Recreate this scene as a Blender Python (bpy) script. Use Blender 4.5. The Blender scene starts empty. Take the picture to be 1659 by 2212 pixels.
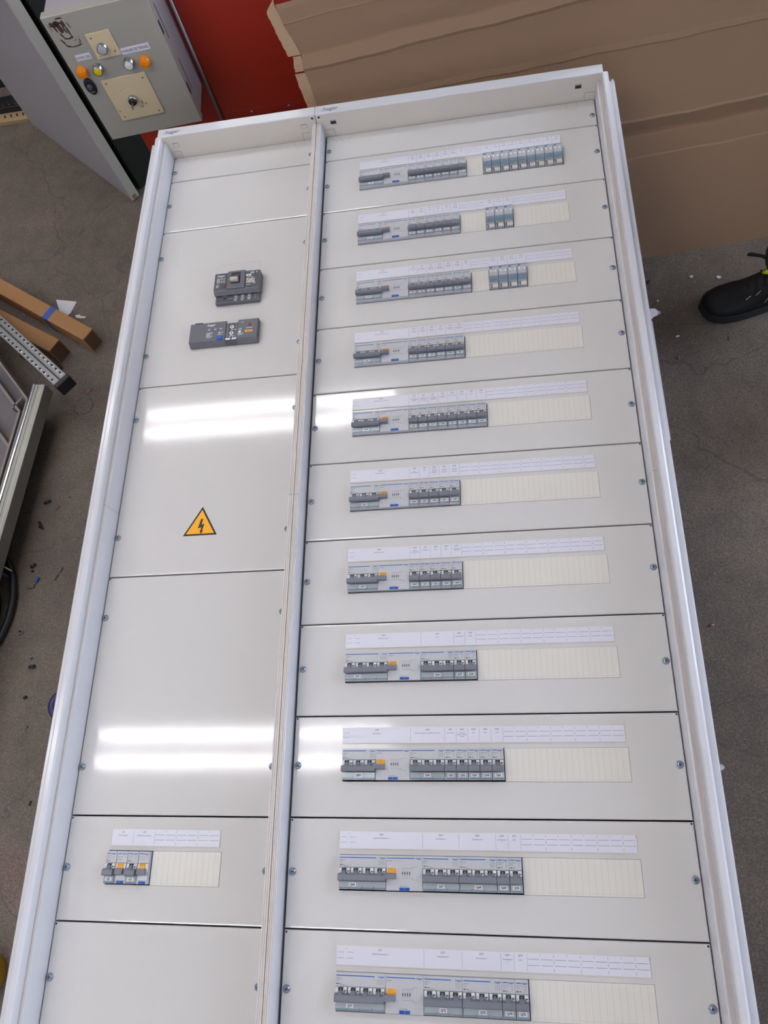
import bpy, bmesh, math, random
from mathutils import Vector, Matrix
random.seed(7)
SC = bpy.context.scene
COL = SC.collection
FLOOR = -430.0            # millimetres, cover-plate plane is z = 0
S = 0.001
def W(p):                 # millimetres in the cabinet frame -> metres in the world
    return Vector((p[0]*S, p[1]*S, (p[2]-FLOOR)*S))

# ------------------------------------------------------------------ camera
cam_d = bpy.data.cameras.new('camera'); cam = bpy.data.objects.new('camera', cam_d); COL.objects.link(cam)
Rm = Matrix(((0.98510093, 0.00967043, -0.17170511), (-0.05704228, -0.92352447, -0.37927396), (-0.16224161, 0.38341758, -0.90921319)))
rot = Rm.transposed() @ Matrix.Diagonal((1, -1, -1))
cam.matrix_world = Matrix.Translation(W((354.2, -1356.2, 1195.3))) @ rot.to_4x4()
cam_d.sensor_fit = 'VERTICAL'; cam_d.sensor_height = 36.0; cam_d.lens = 1616.7/2212*36.0
cam_d.clip_start = 0.02
SC.camera = cam
# ------------------------------------------------------------------ world, exposure
wd = bpy.data.worlds.new('world'); SC.world = wd; wd.use_nodes = True
bg = wd.node_tree.nodes['Background']; bg.inputs[0].default_value = (0.74, 0.80, 1.0, 1); bg.inputs[1].default_value = 0.55
SC.view_settings.view_transform = 'Standard'; SC.view_settings.look = 'None'
SC.view_settings.gamma = 1.0; SC.view_settings.use_curve_mapping = False
SC.view_settings.exposure = 0.9
TUBE_STRENGTH = 17.0
def sun_window():         # daylight from the workshop's open gate to the right
    l = bpy.data.lights.new('gate_daylight', 'AREA'); l.shape = 'RECTANGLE'; l.size = 3.0; l.size_y = 2.2
    l.energy = 70; l.color = (0.72, 0.82, 1.0)
    o = bpy.data.objects.new('gate_daylight', l); COL.objects.link(o)
    o.location = (4.6, 0.6, 1.7); o.rotation_euler = (0, math.radians(82), 0)
sun_window()

# ------------------------------------------------------------------ materials
def lin(c):
    return tuple(((x/255)/12.92 if x/255 <= .04045 else (((x/255)+.055)/1.055)**2.4) for x in c)
def mat(name, rgb, rough=.5, metal=0, spec=.5, var=0.0, vscale=40, bump=0.0, bscale=300, alpha=None, coat=0, emit=None, trans=0):
    m = bpy.data.materials.new(name); m.use_nodes = True; nt = m.node_tree; b = nt.nodes['Principled BSDF']
    c = lin(rgb); b.inputs['Base Color'].default_value = (*c, 1); b.inputs['Roughness'].default_value = rough
    b.inputs['Metallic'].default_value = metal; b.inputs['Specular IOR Level'].default_value = spec
    if coat: b.inputs['Coat Weight'].default_value = coat; b.inputs['Coat Roughness'].default_value = .08
    if trans: b.inputs['Transmission Weight'].default_value = trans
    if alpha is not None: b.inputs['Alpha'].default_value = alpha
    if emit: b.inputs['Emission Color'].default_value = (*emit[0], 1); b.inputs['Emission Strength'].default_value = emit[1]
    tc = nt.nodes.new('ShaderNodeTexCoord')
    if var:
        n = nt.nodes.new('ShaderNodeTexNoise'); n.inputs['Scale'].default_value = vscale; n.inputs['Detail'].default_value = 4
        r = nt.nodes.new('ShaderNodeMapRange'); r.inputs['To Min'].default_value = 1-var; r.inputs['To Max'].default_value = 1+var
        mx = nt.nodes.new('ShaderNodeMix'); mx.data_type = 'RGBA'; mx.blend_type = 'MULTIPLY'; mx.inputs['Factor'].default_value = 1
        nt.links.new(tc.outputs['Object'], n.inputs['Vector']); nt.links.new(n.outputs['Fac'], r.inputs['Value'])
        mx.inputs[6].default_value = (*c, 1); nt.links.new(r.outputs[0], mx.inputs[7]); nt.links.new(mx.outputs[2], b.inputs['Base Color'])
    if bump:
        n2 = nt.nodes.new('ShaderNodeTexNoise'); n2.inputs['Scale'].default_value = bscale; n2.inputs['Detail'].default_value = 2
        bp = nt.nodes.new('ShaderNodeBump'); bp.inputs['Strength'].default_value = 1.0; bp.inputs['Distance'].default_value = bump
        nt.links.new(tc.outputs['Object'], n2.inputs['Vector']); nt.links.new(n2.outputs['Fac'], bp.inputs['Height'])
        nt.links.new(bp.outputs['Normal'], b.inputs['Normal'])
    return m
M = {}
M['plate'] = mat('cover_plate_enamel', (213, 211, 208), .075, bump=.000017, bscale=210)
M['frame'] = mat('frame_enamel', (216, 217, 221), .2, bump=.000008, bscale=230)
M['rib'] = mat('ribbed_vinyl', (212, 206, 200), .45)
M['inner'] = mat('inner_warmlit_enamel', (214, 207, 196), .4)  # frame enamel with the warm light on the inner wall mixed in
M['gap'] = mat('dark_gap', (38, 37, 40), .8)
M['seamline'] = mat('pressed_line', (168, 164, 158), .6)
M['blank'] = mat('blanking_cream', (222, 219, 210), .4)
M['groove'] = mat('blanking_groove', (208, 202, 190), .6)
M['zinc'] = mat('zinc_screw', (150, 160, 172), .28, metal=.9)
M['zdark'] = mat('screw_recess', (50, 55, 62), .5, metal=.6)
M['body'] = mat('device_grey', (194, 195, 199), .4, var=.02)
M['body2'] = mat('contactor_grey', (178, 181, 188), .4)
M['side'] = mat('device_side', (170, 172, 176), .5)
M['blue'] = mat('blue_print', (20, 104, 178), .4)
M['bluebtn'] = mat('blue_button', (18, 84, 176), .35)
M['print'] = mat('grey_print', (88, 88, 92), .5)
M['black'] = mat('black_print', (22, 22, 26), .5)
M['lever'] = mat('slate_lever', (118, 121, 131), .45, spec=.4)
M['window'] = mat('green_black_window', (16, 44, 42), .3)
M['orange'] = mat('orange_flag', (226, 158, 18), .4)
M['pocket'] = mat('lever_pocket', (222, 223, 226), .4)
M['cover'] = mat('terminal_cover_plastic', (188, 197, 202), .12, alpha=.85, spec=.6)
M['coveredge'] = mat('terminal_cover_edge', (138, 160, 174), .15, alpha=.75)
M['bluecover'] = mat('blue_clear_plastic', (144, 162, 174), .15, alpha=.88)
M['tag'] = mat('white_tag', (236, 236, 238), .5)
M['paper'] = mat('label_paper', (222, 222, 232), .35)
M['darkgrey'] = mat('moulded_dark_grey', (102, 104, 110), .5, var=.03)
M['darkgrey2'] = mat('moulded_darker_grey', (78, 80, 86), .5)
M['whiteprint'] = mat('white_print', (225, 228, 232), .5)
M['red'] = mat('red_flag', (150, 30, 28), .4)
M['toggle'] = mat('pale_toggle', (196, 188, 174), .4)
M['yellow'] = mat('warning_yellow', (250, 176, 0), .35)

# ------------------------------------------------------------------ mesh builder (millimetres)
_glyph = {}
def glyphs(s, bold=0.0):
    k = (s, bold)
    if k not in _glyph:
        cu = bpy.data.curves.new('t', 'FONT'); cu.body = s; cu.resolution_u = 2; cu.offset = bold
        ob = bpy.data.objects.new('t', cu)
        me = bpy.data.meshes.new_from_object(ob)
        vs = [tuple(v.co) for v in me.vertices]; fs = [tuple(p.vertices) for p in me.polygons]
        wd_ = max((v[0] for v in vs), default=0)
        bpy.data.meshes.remove(me); bpy.data.objects.remove(ob); bpy.data.curves.remove(cu)
        _glyph[k] = (vs, fs, wd_)
    return _glyph[k]
class MB:
    def __init__(s): s.v = []; s.f = []; s.m = []; s.sm = []; s.mats = []
    def mi(s, m):
        if m not in s.mats: s.mats.append(m)
        return s.mats.index(m)
    def add(s, vs, fs, m, smooth=False):
        o = len(s.v); i = s.mi(m); s.v += [tuple(p) for p in vs]
        for f in fs: s.f.append(tuple(o+k for k in f)); s.m.append(i); s.sm.append(smooth)
        return s
    def box(s, x0, x1, y0, y1, z0, z1, m, ch=0.0):
        if ch <= 0:
            vs = [(x, y, z) for z in (z0, z1) for y in (y0, y1) for x in (x0, x1)]
            return s.add(vs, [(0,2,3,1),(4,5,7,6),(0,1,5,4),(2,6,7,3),(0,4,6,2),(1,3,7,5)], m)
        bm = bmesh.new(); bmesh.ops.create_cube(bm, size=1)
        for v in bm.verts:
            v.co = (x0+(v.co.x+.5)*(x1-x0), y0+(v.co.y+.5)*(y1-y0), z0+(v.co.z+.5)*(z1-z0))
        bmesh.ops.bevel(bm, geom=bm.edges[:], offset=ch, segments=2, profile=.5, affect='EDGES')
        s.frombm(bm, m); return s
    def frombm(s, bm, m, smooth=False):
        bm.verts.index_update()
        s.add([tuple(v.co) for v in bm.verts], [tuple(v.index for v in f.verts) for f in bm.faces], m, smooth); bm.free()
    def prism(s, pf, axis, c0, c1, m):   # profile pf in the two other axes, extruded along axis
        def P(a, b, c): return {'x': (c, a, b), 'y': (a, c, b), 'z': (a, b, c)}[axis]
        n = len(pf); vs = [P(a, b, c0) for a, b in pf]+[P(a, b, c1) for a, b in pf]
        ar = sum(pf[i][0]*pf[(i+1) % n][1]-pf[(i+1) % n][0]*pf[i][1] for i in range(n))
        fs = [(i, (i+1) % n, n+(i+1) % n, n+i) for i in range(n)]+[tuple(range(n-1, -1, -1)), tuple(range(n, 2*n))]
        flip = (ar < 0) != (axis == 'y')
        if flip: fs = [tuple(reversed(f)) for f in fs]
        return s.add(vs, fs, m)
    def quad(s, x0, x1, y0, y1, z, m):
        return s.add([(x0,y0,z),(x1,y0,z),(x1,y1,z),(x0,y1,z)], [(0,1,2,3)], m)
    def line(s, a, b, w, z, m):
        d = Vector((b[0]-a[0], b[1]-a[1])); d.normalize(); n = Vector((-d.y, d.x))*w/2
        return s.add([(a[0]-n.x, a[1]-n.y, z), (b[0]-n.x, b[1]-n.y, z), (b[0]+n.x, b[1]+n.y, z), (a[0]+n.x, a[1]+n.y, z)], [(0,1,2,3)], m)
    def lathe(s, cx, cy, pf, m, n=24, smooth=True, sx=1, sy=1):   # pf (r, z) from outside in
        vs = []; fs = []
        for r, z in pf:
            for k in range(n): a = 2*math.pi*k/n; vs.append((cx+sx*r*math.cos(a), cy+sy*r*math.sin(a), z))
        for j in range(len(pf)-1):
            for k in range(n): fs.append((j*n+k, j*n+(k+1) % n, (j+1)*n+(k+1) % n, (j+1)*n+k))
        fs.append(tuple((len(pf)-1)*n+k for k in range(n)))
        return s.add(vs, fs, m, smooth)
    def text(s, t, x, y, z, size, m, al='l', bold=0.0, maxw=None):
        vs, fs, wd_ = glyphs(t, bold); sx = size
        if maxw and wd_*size > maxw: sx = maxw/wd_
        if al == 'c': x -= wd_*sx/2
        if al == 'r': x -= wd_*sx
        return s.add([(x+p[0]*sx, y+p[1]*size, z) for p in vs], fs, m)
    def tube(s, pts, r, m, n=10, closed=False):
        pts = [Vector(p) for p in pts]; vs = []; fs = []; N = len(pts)
        rr = r if isinstance(r, (list, tuple)) else [r]*N
        for i, p in enumerate(pts):
            t = (pts[min(i+1, N-1)]-pts[max(i-1, 0)]).normalized()
            u = t.cross(Vector((0, 0, 1)));  u = u.normalized() if u.length > .05 else t.cross(Vector((0, 1, 0))).normalized()
            w = t.cross(u)
            for k in range(n): a = 2*math.pi*k/n; vs.append(p+(u*math.cos(a)+w*math.sin(a))*rr[i])
        for i in range(N-1):
            for k in range(n): fs.append((i*n+k, i*n+(k+1) % n, (i+1)*n+(k+1) % n, (i+1)*n+k))
        fs.append(tuple(range(n-1, -1, -1))); fs.append(tuple((N-1)*n+k for k in range(n)))
        return s.add(vs, fs, m, True)
    def xf(s, M4):
        s.v = [tuple(M4 @ Vector(p)) for p in s.v]; return s
    def mesh(s, name, origin=(0, 0, 0)):
        me = bpy.data.meshes.new(name)
        me.from_pydata([((x-origin[0])*S, (y-origin[1])*S, (z-origin[2])*S) for x, y, z in s.v], [], s.f)
        for m in s.mats: me.materials.append(M[m] if isinstance(m, str) else m)
        me.polygons.foreach_set('material_index', s.m); me.polygons.foreach_set('use_smooth', s.sm)
        me.update(); return me
    def build(s, name, parent=None, origin=None, **tags):
        # coordinates are plate-frame mm for upright things; a parent's own frame when the parent is rotated
        o = bpy.data.objects.new(name, None)
        bpy.data.objects.remove(o)
        if parent is None:
            og = origin or (0, 0, 0); ob = bpy.data.objects.new(name, s.mesh(name, og)); ob.location = W(og); ORG[ob.name] = og
        else:
            po = ORG.get(parent.name, (0, 0, 0)); og = origin or po
            ob = bpy.data.objects.new(name, s.mesh(name, og)); ob.parent = parent
            ob.location = ((og[0]-po[0])*S, (og[1]-po[1])*S, (og[2]-po[2])*S); ORG[ob.name] = og
        COL.objects.link(ob)
        for k, v in tags.items(): ob[k] = v
        return ob
ORG = {}
def thing(name, origin, label, cat, group=None, rotz=0.0, local=False):
    o = bpy.data.objects.new(name, None); COL.objects.link(o); o.location = W(origin); o.rotation_euler = (0, 0, rotz)
    o.empty_display_size = .05
    ORG[o.name] = (0, 0, 0) if local else tuple(origin)
    o['label'] = label; o['category'] = cat
    if group: o['group'] = group
    return o
def tag(o, label, cat, group=None, kind=None):
    if label: o['label'] = label
    if cat: o['category'] = cat
    if group: o['group'] = group
    if kind: o['kind'] = kind
    return o

# ================================================================== THE ROOM
def floor_mat():
    m = bpy.data.materials.new('worn_concrete'); m.use_nodes = True; nt = m.node_tree; L = nt.links.new; b = nt.nodes['Principled BSDF']
    tc = nt.nodes.new('ShaderNodeTexCoord')
    def noise(sc, det=6, rough=.6):
        n = nt.nodes.new('ShaderNodeTexNoise'); n.inputs['Scale'].default_value = sc; n.inputs['Detail'].default_value = det; n.inputs['Roughness'].default_value = rough
        L(tc.outputs['Object'], n.inputs['Vector']); return n
    def ramp(src, stops):
        r = nt.nodes.new('ShaderNodeValToRGB'); e = r.color_ramp.elements
        while len(e) < len(stops): e.new(.5)
        for i, (p, c) in enumerate(stops): e[i].position = p; e[i].color = (*lin(c), 1)
        L(src, r.inputs[0]); return r
    def mix(bt, f, a, c):
        x = nt.nodes.new('ShaderNodeMix'); x.data_type = 'RGBA'; x.blend_type = bt
        if isinstance(f, (int, float)): x.inputs['Factor'].default_value = f
        else: L(f, x.inputs['Factor'])
        L(a, x.inputs[6]); L(c, x.inputs[7]); return x.outputs[2]
    big = ramp(noise(2.2, 5).outputs['Fac'], [(.3, (158, 141, 125)), (.55, (182, 166, 149)), (.75, (197, 181, 165))])
    mid = ramp(noise(14, 8, .7).outputs['Fac'], [(.3, (112, 112, 112)), (.5, (128, 128, 128)), (.7, (142, 139, 136))])
    fine = ramp(noise(260, 3, .7).outputs['Fac'], [(.3, (80, 78, 76)), (.5, (127, 127, 127)), (.72, (186, 182, 177))])
    c = mix('OVERLAY', .9, big.outputs[0], mid.outputs[0]); c = mix('OVERLAY', .75, c, fine.outputs[0])
    # white and dark specks
    v = nt.nodes.new('ShaderNodeTexVoronoi'); v.inputs['Scale'].default_value = 75; L(tc.outputs['Object'], v.inputs['Vector'])
    lt = nt.nodes.new('ShaderNodeMath'); lt.operation = 'LESS_THAN'; lt.inputs[1].default_value = .07; L(v.outputs['Distance'], lt.inputs[0])
    wv = nt.nodes.new('ShaderNodeMath'); wv.operation = 'GREATER_THAN'; wv.inputs[1].default_value = .72
    sp = nt.nodes.new('ShaderNodeSeparateColor'); L(v.outputs['Color'], sp.inputs[0]); L(sp.outputs[0], wv.inputs[0])
    mu = nt.nodes.new('ShaderNodeMath'); mu.operation = 'MULTIPLY'; L(lt.outputs[0], mu.inputs[0]); L(wv.outputs[0], mu.inputs[1])
    rgb = nt.nodes.new('ShaderNodeRGB'); rgb.outputs[0].default_value = (*lin((176, 170, 160)), 1)
    c = mix('MIX', mu.outputs[0], c, rgb.outputs[0])
    dv = nt.nodes.new('ShaderNodeMath'); dv.operation = 'LESS_THAN'; dv.inputs[1].default_value = .12; L(sp.outputs[0], dv.inputs[0])
    lt2 = nt.nodes.new('ShaderNodeMath'); lt2.operation = 'LESS_THAN'; lt2.inputs[1].default_value = .13; L(v.outputs['Distance'], lt2.inputs[0])
    mu2 = nt.nodes.new('ShaderNodeMath'); mu2.operation = 'MULTIPLY'; L(dv.outputs[0], mu2.inputs[0]); L(lt2.outputs[0], mu2.inputs[1])
    rgb2 = nt.nodes.new('ShaderNodeRGB'); rgb2.outputs[0].default_value = (*lin((58, 50, 46)), 1)
    c = mix('MIX', mu2.outputs[0], c, rgb2.outputs[0])
    # hairline cracks
    ns = noise(3, 4); ad = nt.nodes.new('ShaderNodeMixRGB'); ad.inputs[0].default_value = .22
    L(tc.outputs['Object'], ad.inputs[1]); L(ns.outputs['Color'], ad.inputs[2])
    v2 = nt.nodes.new('ShaderNodeTexVoronoi'); v2.feature = 'DISTANCE_TO_EDGE'; v2.inputs['Scale'].default_value = 1.9; L(ad.outputs[0], v2.inputs['Vector'])
    ck = nt.nodes.new('ShaderNodeMath'); ck.operation = 'LESS_THAN'; ck.inputs[1].default_value = .0035; L(v2.outputs['Distance'], ck.inputs[0])
    ckm = nt.nodes.new('ShaderNodeMath'); ckm.operation = 'MULTIPLY'; ckm.inputs[1].default_value = .35; L(ck.outputs[0], ckm.inputs[0])
    c = mix('MIX', ckm.outputs[0], c, rgb2.outputs[0])
    L(c, b.inputs['Base Color']); b.inputs['Roughness'].default_value = .62
    bp = nt.nodes.new('ShaderNodeBump'); bp.inputs['Distance'].default_value = .0012; bp.inputs['Strength'].default_value = .6
    L(noise(120, 4).outputs['Fac'], bp.inputs['Height']); L(bp.outputs[0], b.inputs['Normal'])
    return m
M['floor'] = floor_mat()
M['redwall'] = mat('red_sheet_paint', (160, 42, 24), .35, var=.05, vscale=3)
M['redline'] = mat('red_seam', (176, 62, 48), .5)
M['ceil'] = mat('ceiling_paint', (200, 193, 187), .8)
M['grey_wall'] = mat('grey_wall_paint', (178, 178, 178), .8, var=.04, vscale=4)
fl = MB().box(-5000, 5500, -5500, 5200, FLOOR-60, FLOOR, 'floor').build('floor'); fl['kind'] = 'structure'
cl = MB().box(-5000, 5500, -5500, 5200, 2700, 2760, 'ceil').build('ceiling'); cl['kind'] = 'structure'
wb = MB().box(-584, 2600, 390, 430, FLOOR, 262, 'redwall', 2)
z0 = -143
wb.add([(-330, 389.6, z0-1), (900, 389.6, z0+3), (900, 389.6, z0+5), (-330, 389.6, z0+1)], [(0, 1, 2, 3)], 'redline')
wb = wb.build('wall_back'); wb['kind'] = 'structure'
w2 = MB().box(-5000, 5500, 5200, 5260, FLOOR, 2700, 'grey_wall').build('wall_rear'); w2['kind'] = 'structure'
w3 = MB().box(-5060, -5000, -5500, 5200, FLOOR, 2700, 'grey_wall').build('wall_left'); w3['kind'] = 'structure'
for x, z in ((-256, -152), (-153, -151)):
    r = MB().lathe(0, 0, [(3.6, 0), (3.2, 1.6), (1.6, 2.6)], 'zinc', 12).xf(Matrix.Rotation(math.radians(90), 4, 'X'))
    r = r.xf(Matrix.Translation((x, 390, z))).build('wall_rivet', origin=(x, 390, z))
    tag(r, 'small grey rivet on the red wall, '+('left one near the grey rod' if x < -200 else 'right one near the torn cardboard'), 'rivet', 'rivets in the red wall seam')

# ceiling fixtures: twin fluorescent tubes in long rows
M['tube'] = mat('lit_tube', (255, 255, 255), .5, emit=((1.0, .975, .985), TUBE_STRENGTH))
M['fix'] = mat('fixture_white', (235, 235, 238), .4)
def fixture(x, y, label):
    H = 2300
    t = thing('ceiling_light', (x, y, H+20), label, 'ceiling light', 'twin tube ceiling lights')
    MB().prism([(-115, H+20), (115, H+20), (70, H+85), (-70, H+85)], 'x', x-740, x+740, 'fix').xf(Matrix.Translation((0, y, 0))).build('housing', t)
    for s_ in (-62, 62):
        MB().tube([(x-720, y+s_, H), (x+720, y+s_, H)], 13, 'tube', 12).build('tube', t)
    for e in (-300, 300):
        MB().tube([(x+e, y, H+85), (x+e, y, 2700)], 4, 'fix', 6).build('hanger', t)
FX = [(-940, 752, 'twin tube ceiling light above the cabinet head, right end of its row'), (-2440, 752, 'twin tube ceiling light above the cabinet head, left of its row'),
      (-940, -1037, 'twin tube ceiling light above the cabinet foot, right end of its row'), (-2440, -1037, 'twin tube ceiling light above the cabinet foot, left of its row'),
      (3000, -1037, 'twin tube ceiling light beyond the right side of the cabinet'),  # unseen fixture, added to keep the right side lit
      (-940, -2900, 'twin tube ceiling light behind the camera'),  # unseen fixture, added to even out the lighting
      (-940, 3300, 'twin tube ceiling light far behind the red wall, left one'), (900, 3300, 'twin tube ceiling light far behind the red wall, right one')]  # unseen pair added to brighten the upper plates over the low wall
for x, y, l in FX: fixture(x, y, l)

# ================================================================== THE CABINETS
YB = -1880; YT = 101; ZB = -170
def cabinet(name, side):
    if side == 'L':
        cx = -207; lab = 'narrow white distribution cabinet with plain plates and yellow warning triangle, left of the wider one'
    else:
        cx = 304; lab = 'wide white distribution cabinet with eleven rows of breakers, right of the narrow one'
    return thing('distribution_cabinet', (cx, -890, ZB), lab, 'electrical cabinet', 'two white cabinets lying on their backs side by side')
cabL = cabinet('distribution_cabinet', 'L'); cabR = cabinet('distribution_cabinet', 'R')
XS = -13.2           # joint between the cabinets
# enclosure trays (back and outer sides)
m = MB().box(-396, XS, YB, 99, ZB, ZB+3, 'frame').box(-400, -396, YB, 74, ZB, 44, 'frame').box(XS-3, XS, YB, 74, ZB, -30, 'frame').box(-401, XS-.2, YB-3, YB, ZB, 60, 'frame')
m.build('enclosure', cabL)
m = MB().box(XS+.4, 618, YB, 99, ZB, ZB+3, 'frame').box(618, 622, YB, 72, ZB, 44, 'frame').box(XS+.4, XS+3, YB, 74, ZB, -30, 'frame').box(XS+.3, 623.5, YB-3, YB, ZB, 60, 'frame')
m.build('enclosure', cabR)
# head beams: front face, inner wall with slots and tabs
def head(x0, x1, par, slots, tabs, dots, logo_x):
    b = MB()
    b.box(x0, x1, 76, YT, ZB, 60, 'frame', 1.5)
    b.box(x0+2, x1-2, 75.6, 76.4, -2, 57.5, 'inner')
    for sx in slots:
        b.box(sx-7, sx+7, 75.2, 75.7, 30, 41, 'seamline'); b.box(sx-6, sx+6, 75.1, 75.5, 31, 38, 'gap' if sx > 0 else 'inner')
    for a, c in tabs:
        b.box(a, c, 75.2, 75.7, 17.2, 18.2, 'seamline'); e = c if a in (x0+16, 8) or a < x0+60 else a
        b.box(e-.5, e+.5, 75.2, 75.7, 0, 18, 'seamline')
    for dx in dots:
        b.add([(dx+2.6*math.cos(k*math.pi/7), 75.3, 52+2.6*math.sin(k*math.pi/7)) for k in range(14)], [tuple(range(14))], 'gap')
    b.text(':', logo_x, 82.6, 60.15, 13, 'lever', bold=.03); b.text('hager', logo_x+5, 83.2, 60.15, 14.5, 'lever', bold=.018)
    return b.build('head_beam', par)
head(-381.5, XS-.3, cabL, (-347, -43), ((-366, -344), (-52, -34)), (-20,), -367)
head(XS+.4, 601, cabR, (24, 552), ((0, 22), (566, 587)), (-5,), 2)
# side posts
def ribs(x0, x1, z, n):          # ribbed strip profile in (x, z)
    pf = []; p = (x1-x0)/n
    for i in range(n):
        a = x0+i*p; pf += [(a+p*.12, z-.9), (a+p*.25, z), (a+p*.80, z), (a+p*.92, z-.9)]
    return pf
def ribstrip(par, x0, x1, z, n):
    b = MB(); pf = [(x0, z-4)]+ribs(x0, x1, z, n)+[(x1, z-4)]
    b.prism(list(reversed(pf)), 'y', YB+2, 75.5, 'rib'); b.box(x0-.1, x1+.1, -825.6, -824.6, z-3, z+.08, 'seamline')
    return b.build('ribbed_strip', par)
# left outer post
b = MB(); b.box(-379, -366.2, YB, 75.5, -40, 43, 'frame', .8)
b.prism([(-388, -40), (-379, -40), (-371.5, 44), (-371.8, 54), (-373, 58), (-376, 60), (-383, 60), (-385.6, 58.6), (-386.5, 55)], 'y', YB, 76.5, 'frame')
b.box(-366.3, -366.0, -826, -825, 0, 42, 'seamline')
b.build('outer_post', cabL); ribstrip(cabL, -377.5, -368, 45.5, 5)
MB().prism([(-401, -60), (-388, -60), (-387.5, 40), (-389, 45), (-399, 45), (-401, 43)], 'y', YB, 66, 'frame').build('side_rim', cabL)
# right outer post
b = MB(); b.box(588.4, 601, YB, 75.5, -40, 42, 'frame', .8)
b.prism([(600, -40), (608, -40), (610.6, 55), (610, 58.4), (607, 60), (600.5, 60), (598.4, 58), (598.2, 44)], 'y', YB, 77, 'frame')
b.box(588.1, 588.5, -826, -825, 0, 42, 'seamline')
b.build('outer_post', cabR); ribstrip(cabR, 590.2, 598.4, 43.5, 5)
MB().prism([(611, -60), (623.5, -60), (623.5, 43), (622, 45), (613, 45), (611.4, 43)], 'y', YB, 66, 'frame').build('side_rim', cabR)
# middle posts, one of each cabinet
MB().box(-23, XS-.2, YB, 75.5, -40, 37, 'frame', .5).build('middle_post', cabL); ribstrip(cabL, -22.8, XS-.1, 39.5, 3)
MB().box(XS+.3, -3, YB, 75.5, -40, 37.5, 'frame', .5).build('middle_post', cabR); ribstrip(cabR, XS+.2, -4.4, 39.5, 3)

# ---- screws
_s = MB().lathe(0, 0, [(5.6, 0), (5.6, .8), (5.0, 1.2), (4.5, 1.2), (4.2, 2.2), (3.0, 3.0), (1.4, 3.3)], 'zinc', 20)
_s.box(-2.3, 2.3, -.45, .45, 3.0, 3.45, 'zdark').box(-.45, .45, -2.3, 2.3, 3.0, 3.46, 'zdark')
SCREW = _s.mesh('screw')
def screw(par, x, y):
    o = bpy.data.objects.new('screw', SCREW); COL.objects.link(o); o.parent = par; po = ORG[par.name]
    o.location = ((x-po[0])*S, (y-po[1])*S, (.05-po[2])*S); o.rotation_euler = (0, 0, random.uniform(0, 1.5))
# ---- cover plates
def plate_mb(x0, x1, y0, y1, hole=None):
    b = MB(); rings = [(2.2, 0.0), (1.0, -.25), (.3, -1.0), (0, -2.4), (0, -15)]
    vs = []; fs = []
    for ins, z in rings: vs += [(x0+ins, y0+ins, z), (x1-ins, y0+ins, z), (x1-ins, y1-ins, z), (x0+ins, y1-ins, z)]
    for j in range(len(rings)-1):
        for k in range(4): fs.append((j*4+k, (j+1)*4+k, (j+1)*4+(k+1) % 4, j*4+(k+1) % 4))
    if not hole: fs.append((0, 1, 2, 3))
    else:
        hx0, hx1, hy0, hy1 = hole; o = len(vs)
        for z in (0, -12): vs += [(hx0, hy0, z), (hx1, hy0, z), (hx1, hy1, z), (hx0, hy1, z)]
        fs += [(k, (k+1) % 4, o+(k+1) % 4, o+k) for k in range(4)]
        fs += [(o+k, o+(k+1) % 4, o+4+(k+1) % 4, o+4+k) for k in range(4)]
    b.add(vs, fs, 'plate'); return b
def uline(b, cx, y):             # pressed half-round knockout under the head beam
    pts = [(cx-11, y), (cx-11, y-10)]+[(cx-11*math.cos(a), y-10-12*math.sin(a)) for a in [math.pi*k/12 for k in range(13)]]+[(cx+11, y-10), (cx+11, y)]
    for p, q in zip(pts, pts[1:]):
        if p != q: b.line(p, q, .55, .1, 'seamline')
def strip(par, x0, x1, y0, y1, cells, pre=0):
    """cells: list of (x0, x1, code, [lines]); the rest of the strip is a printed blank grid"""
    MB().box(x0-.8, x1+.8, y0-1.2, y1+.8, .05, 1.6, 'blank', .3).build('label_holder', par)
    b = MB().box(x0, x1, y0, y1, .3, 2.0, 'paper'); z = 2.1; H = y1-y0
    edge = x0
    if pre:
        for dx in range(pre):
            for yy in (.36, .68): b.line((x0+2+dx*13, y0+H*yy), (x0+11+dx*13, y0+H*yy), .35, z, 'print')
        if pre > 1: b.line((x0+14, y1-1), (x0+14, y1-4), .3, z, 'print')
    for a, c, code, lines in cells:
        b.line((c, y0+1), (c, y1-1), .25, z, 'print')
        b.text(code, (a+c)/2, y1-4.4, z, 3.4, 'black', 'c', maxw=(c-a)*.8)
        for i, t in enumerate(lines): b.text(t, (a+c)/2, y1-9.2-2.7*i, z, 2.5, 'black', 'c', maxw=(c-a)*.92)
        edge = max(edge, c)
    gaps = []; e = x0+(0 if not cells else cells[0][0]-x0)
    for a, c, _, _ in cells:
        if a-e > 5: gaps.append((e, a))
        e = c
    if x1-e > 5: gaps.append((e, x1))
    for a, c in gaps:
        n = max(1, round((c-a)/17.7)); p = (c-a)/n
        for k in range(n):
            for yy in (.36, .68): b.line((a+k*p+1, y0+H*yy), (a+(k+1)*p-1.4, y0+H*yy), .4, z, 'print')
            if k % 2 == 0: b.line((a+(k+1)*p, y1-.8), (a+(k+1)*p, y1-3.4), .35, z, 'print')
            elif k < n-1:
                b.line((a+(k+1)*p, y1-4.5), (a+(k+1)*p, y1-1), .35, z, 'print'); b.line((a+(k+1)*p, y0+H*.36+1.5), (a+(k+1)*p, y0+H*.68-1.2), .35, z, 'print')
                b.line((a+(k+1)*p, y0+1), (a+(k+1)*p, y0+5), .35, z, 'print')
    b.build('label_strip', par)
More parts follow.
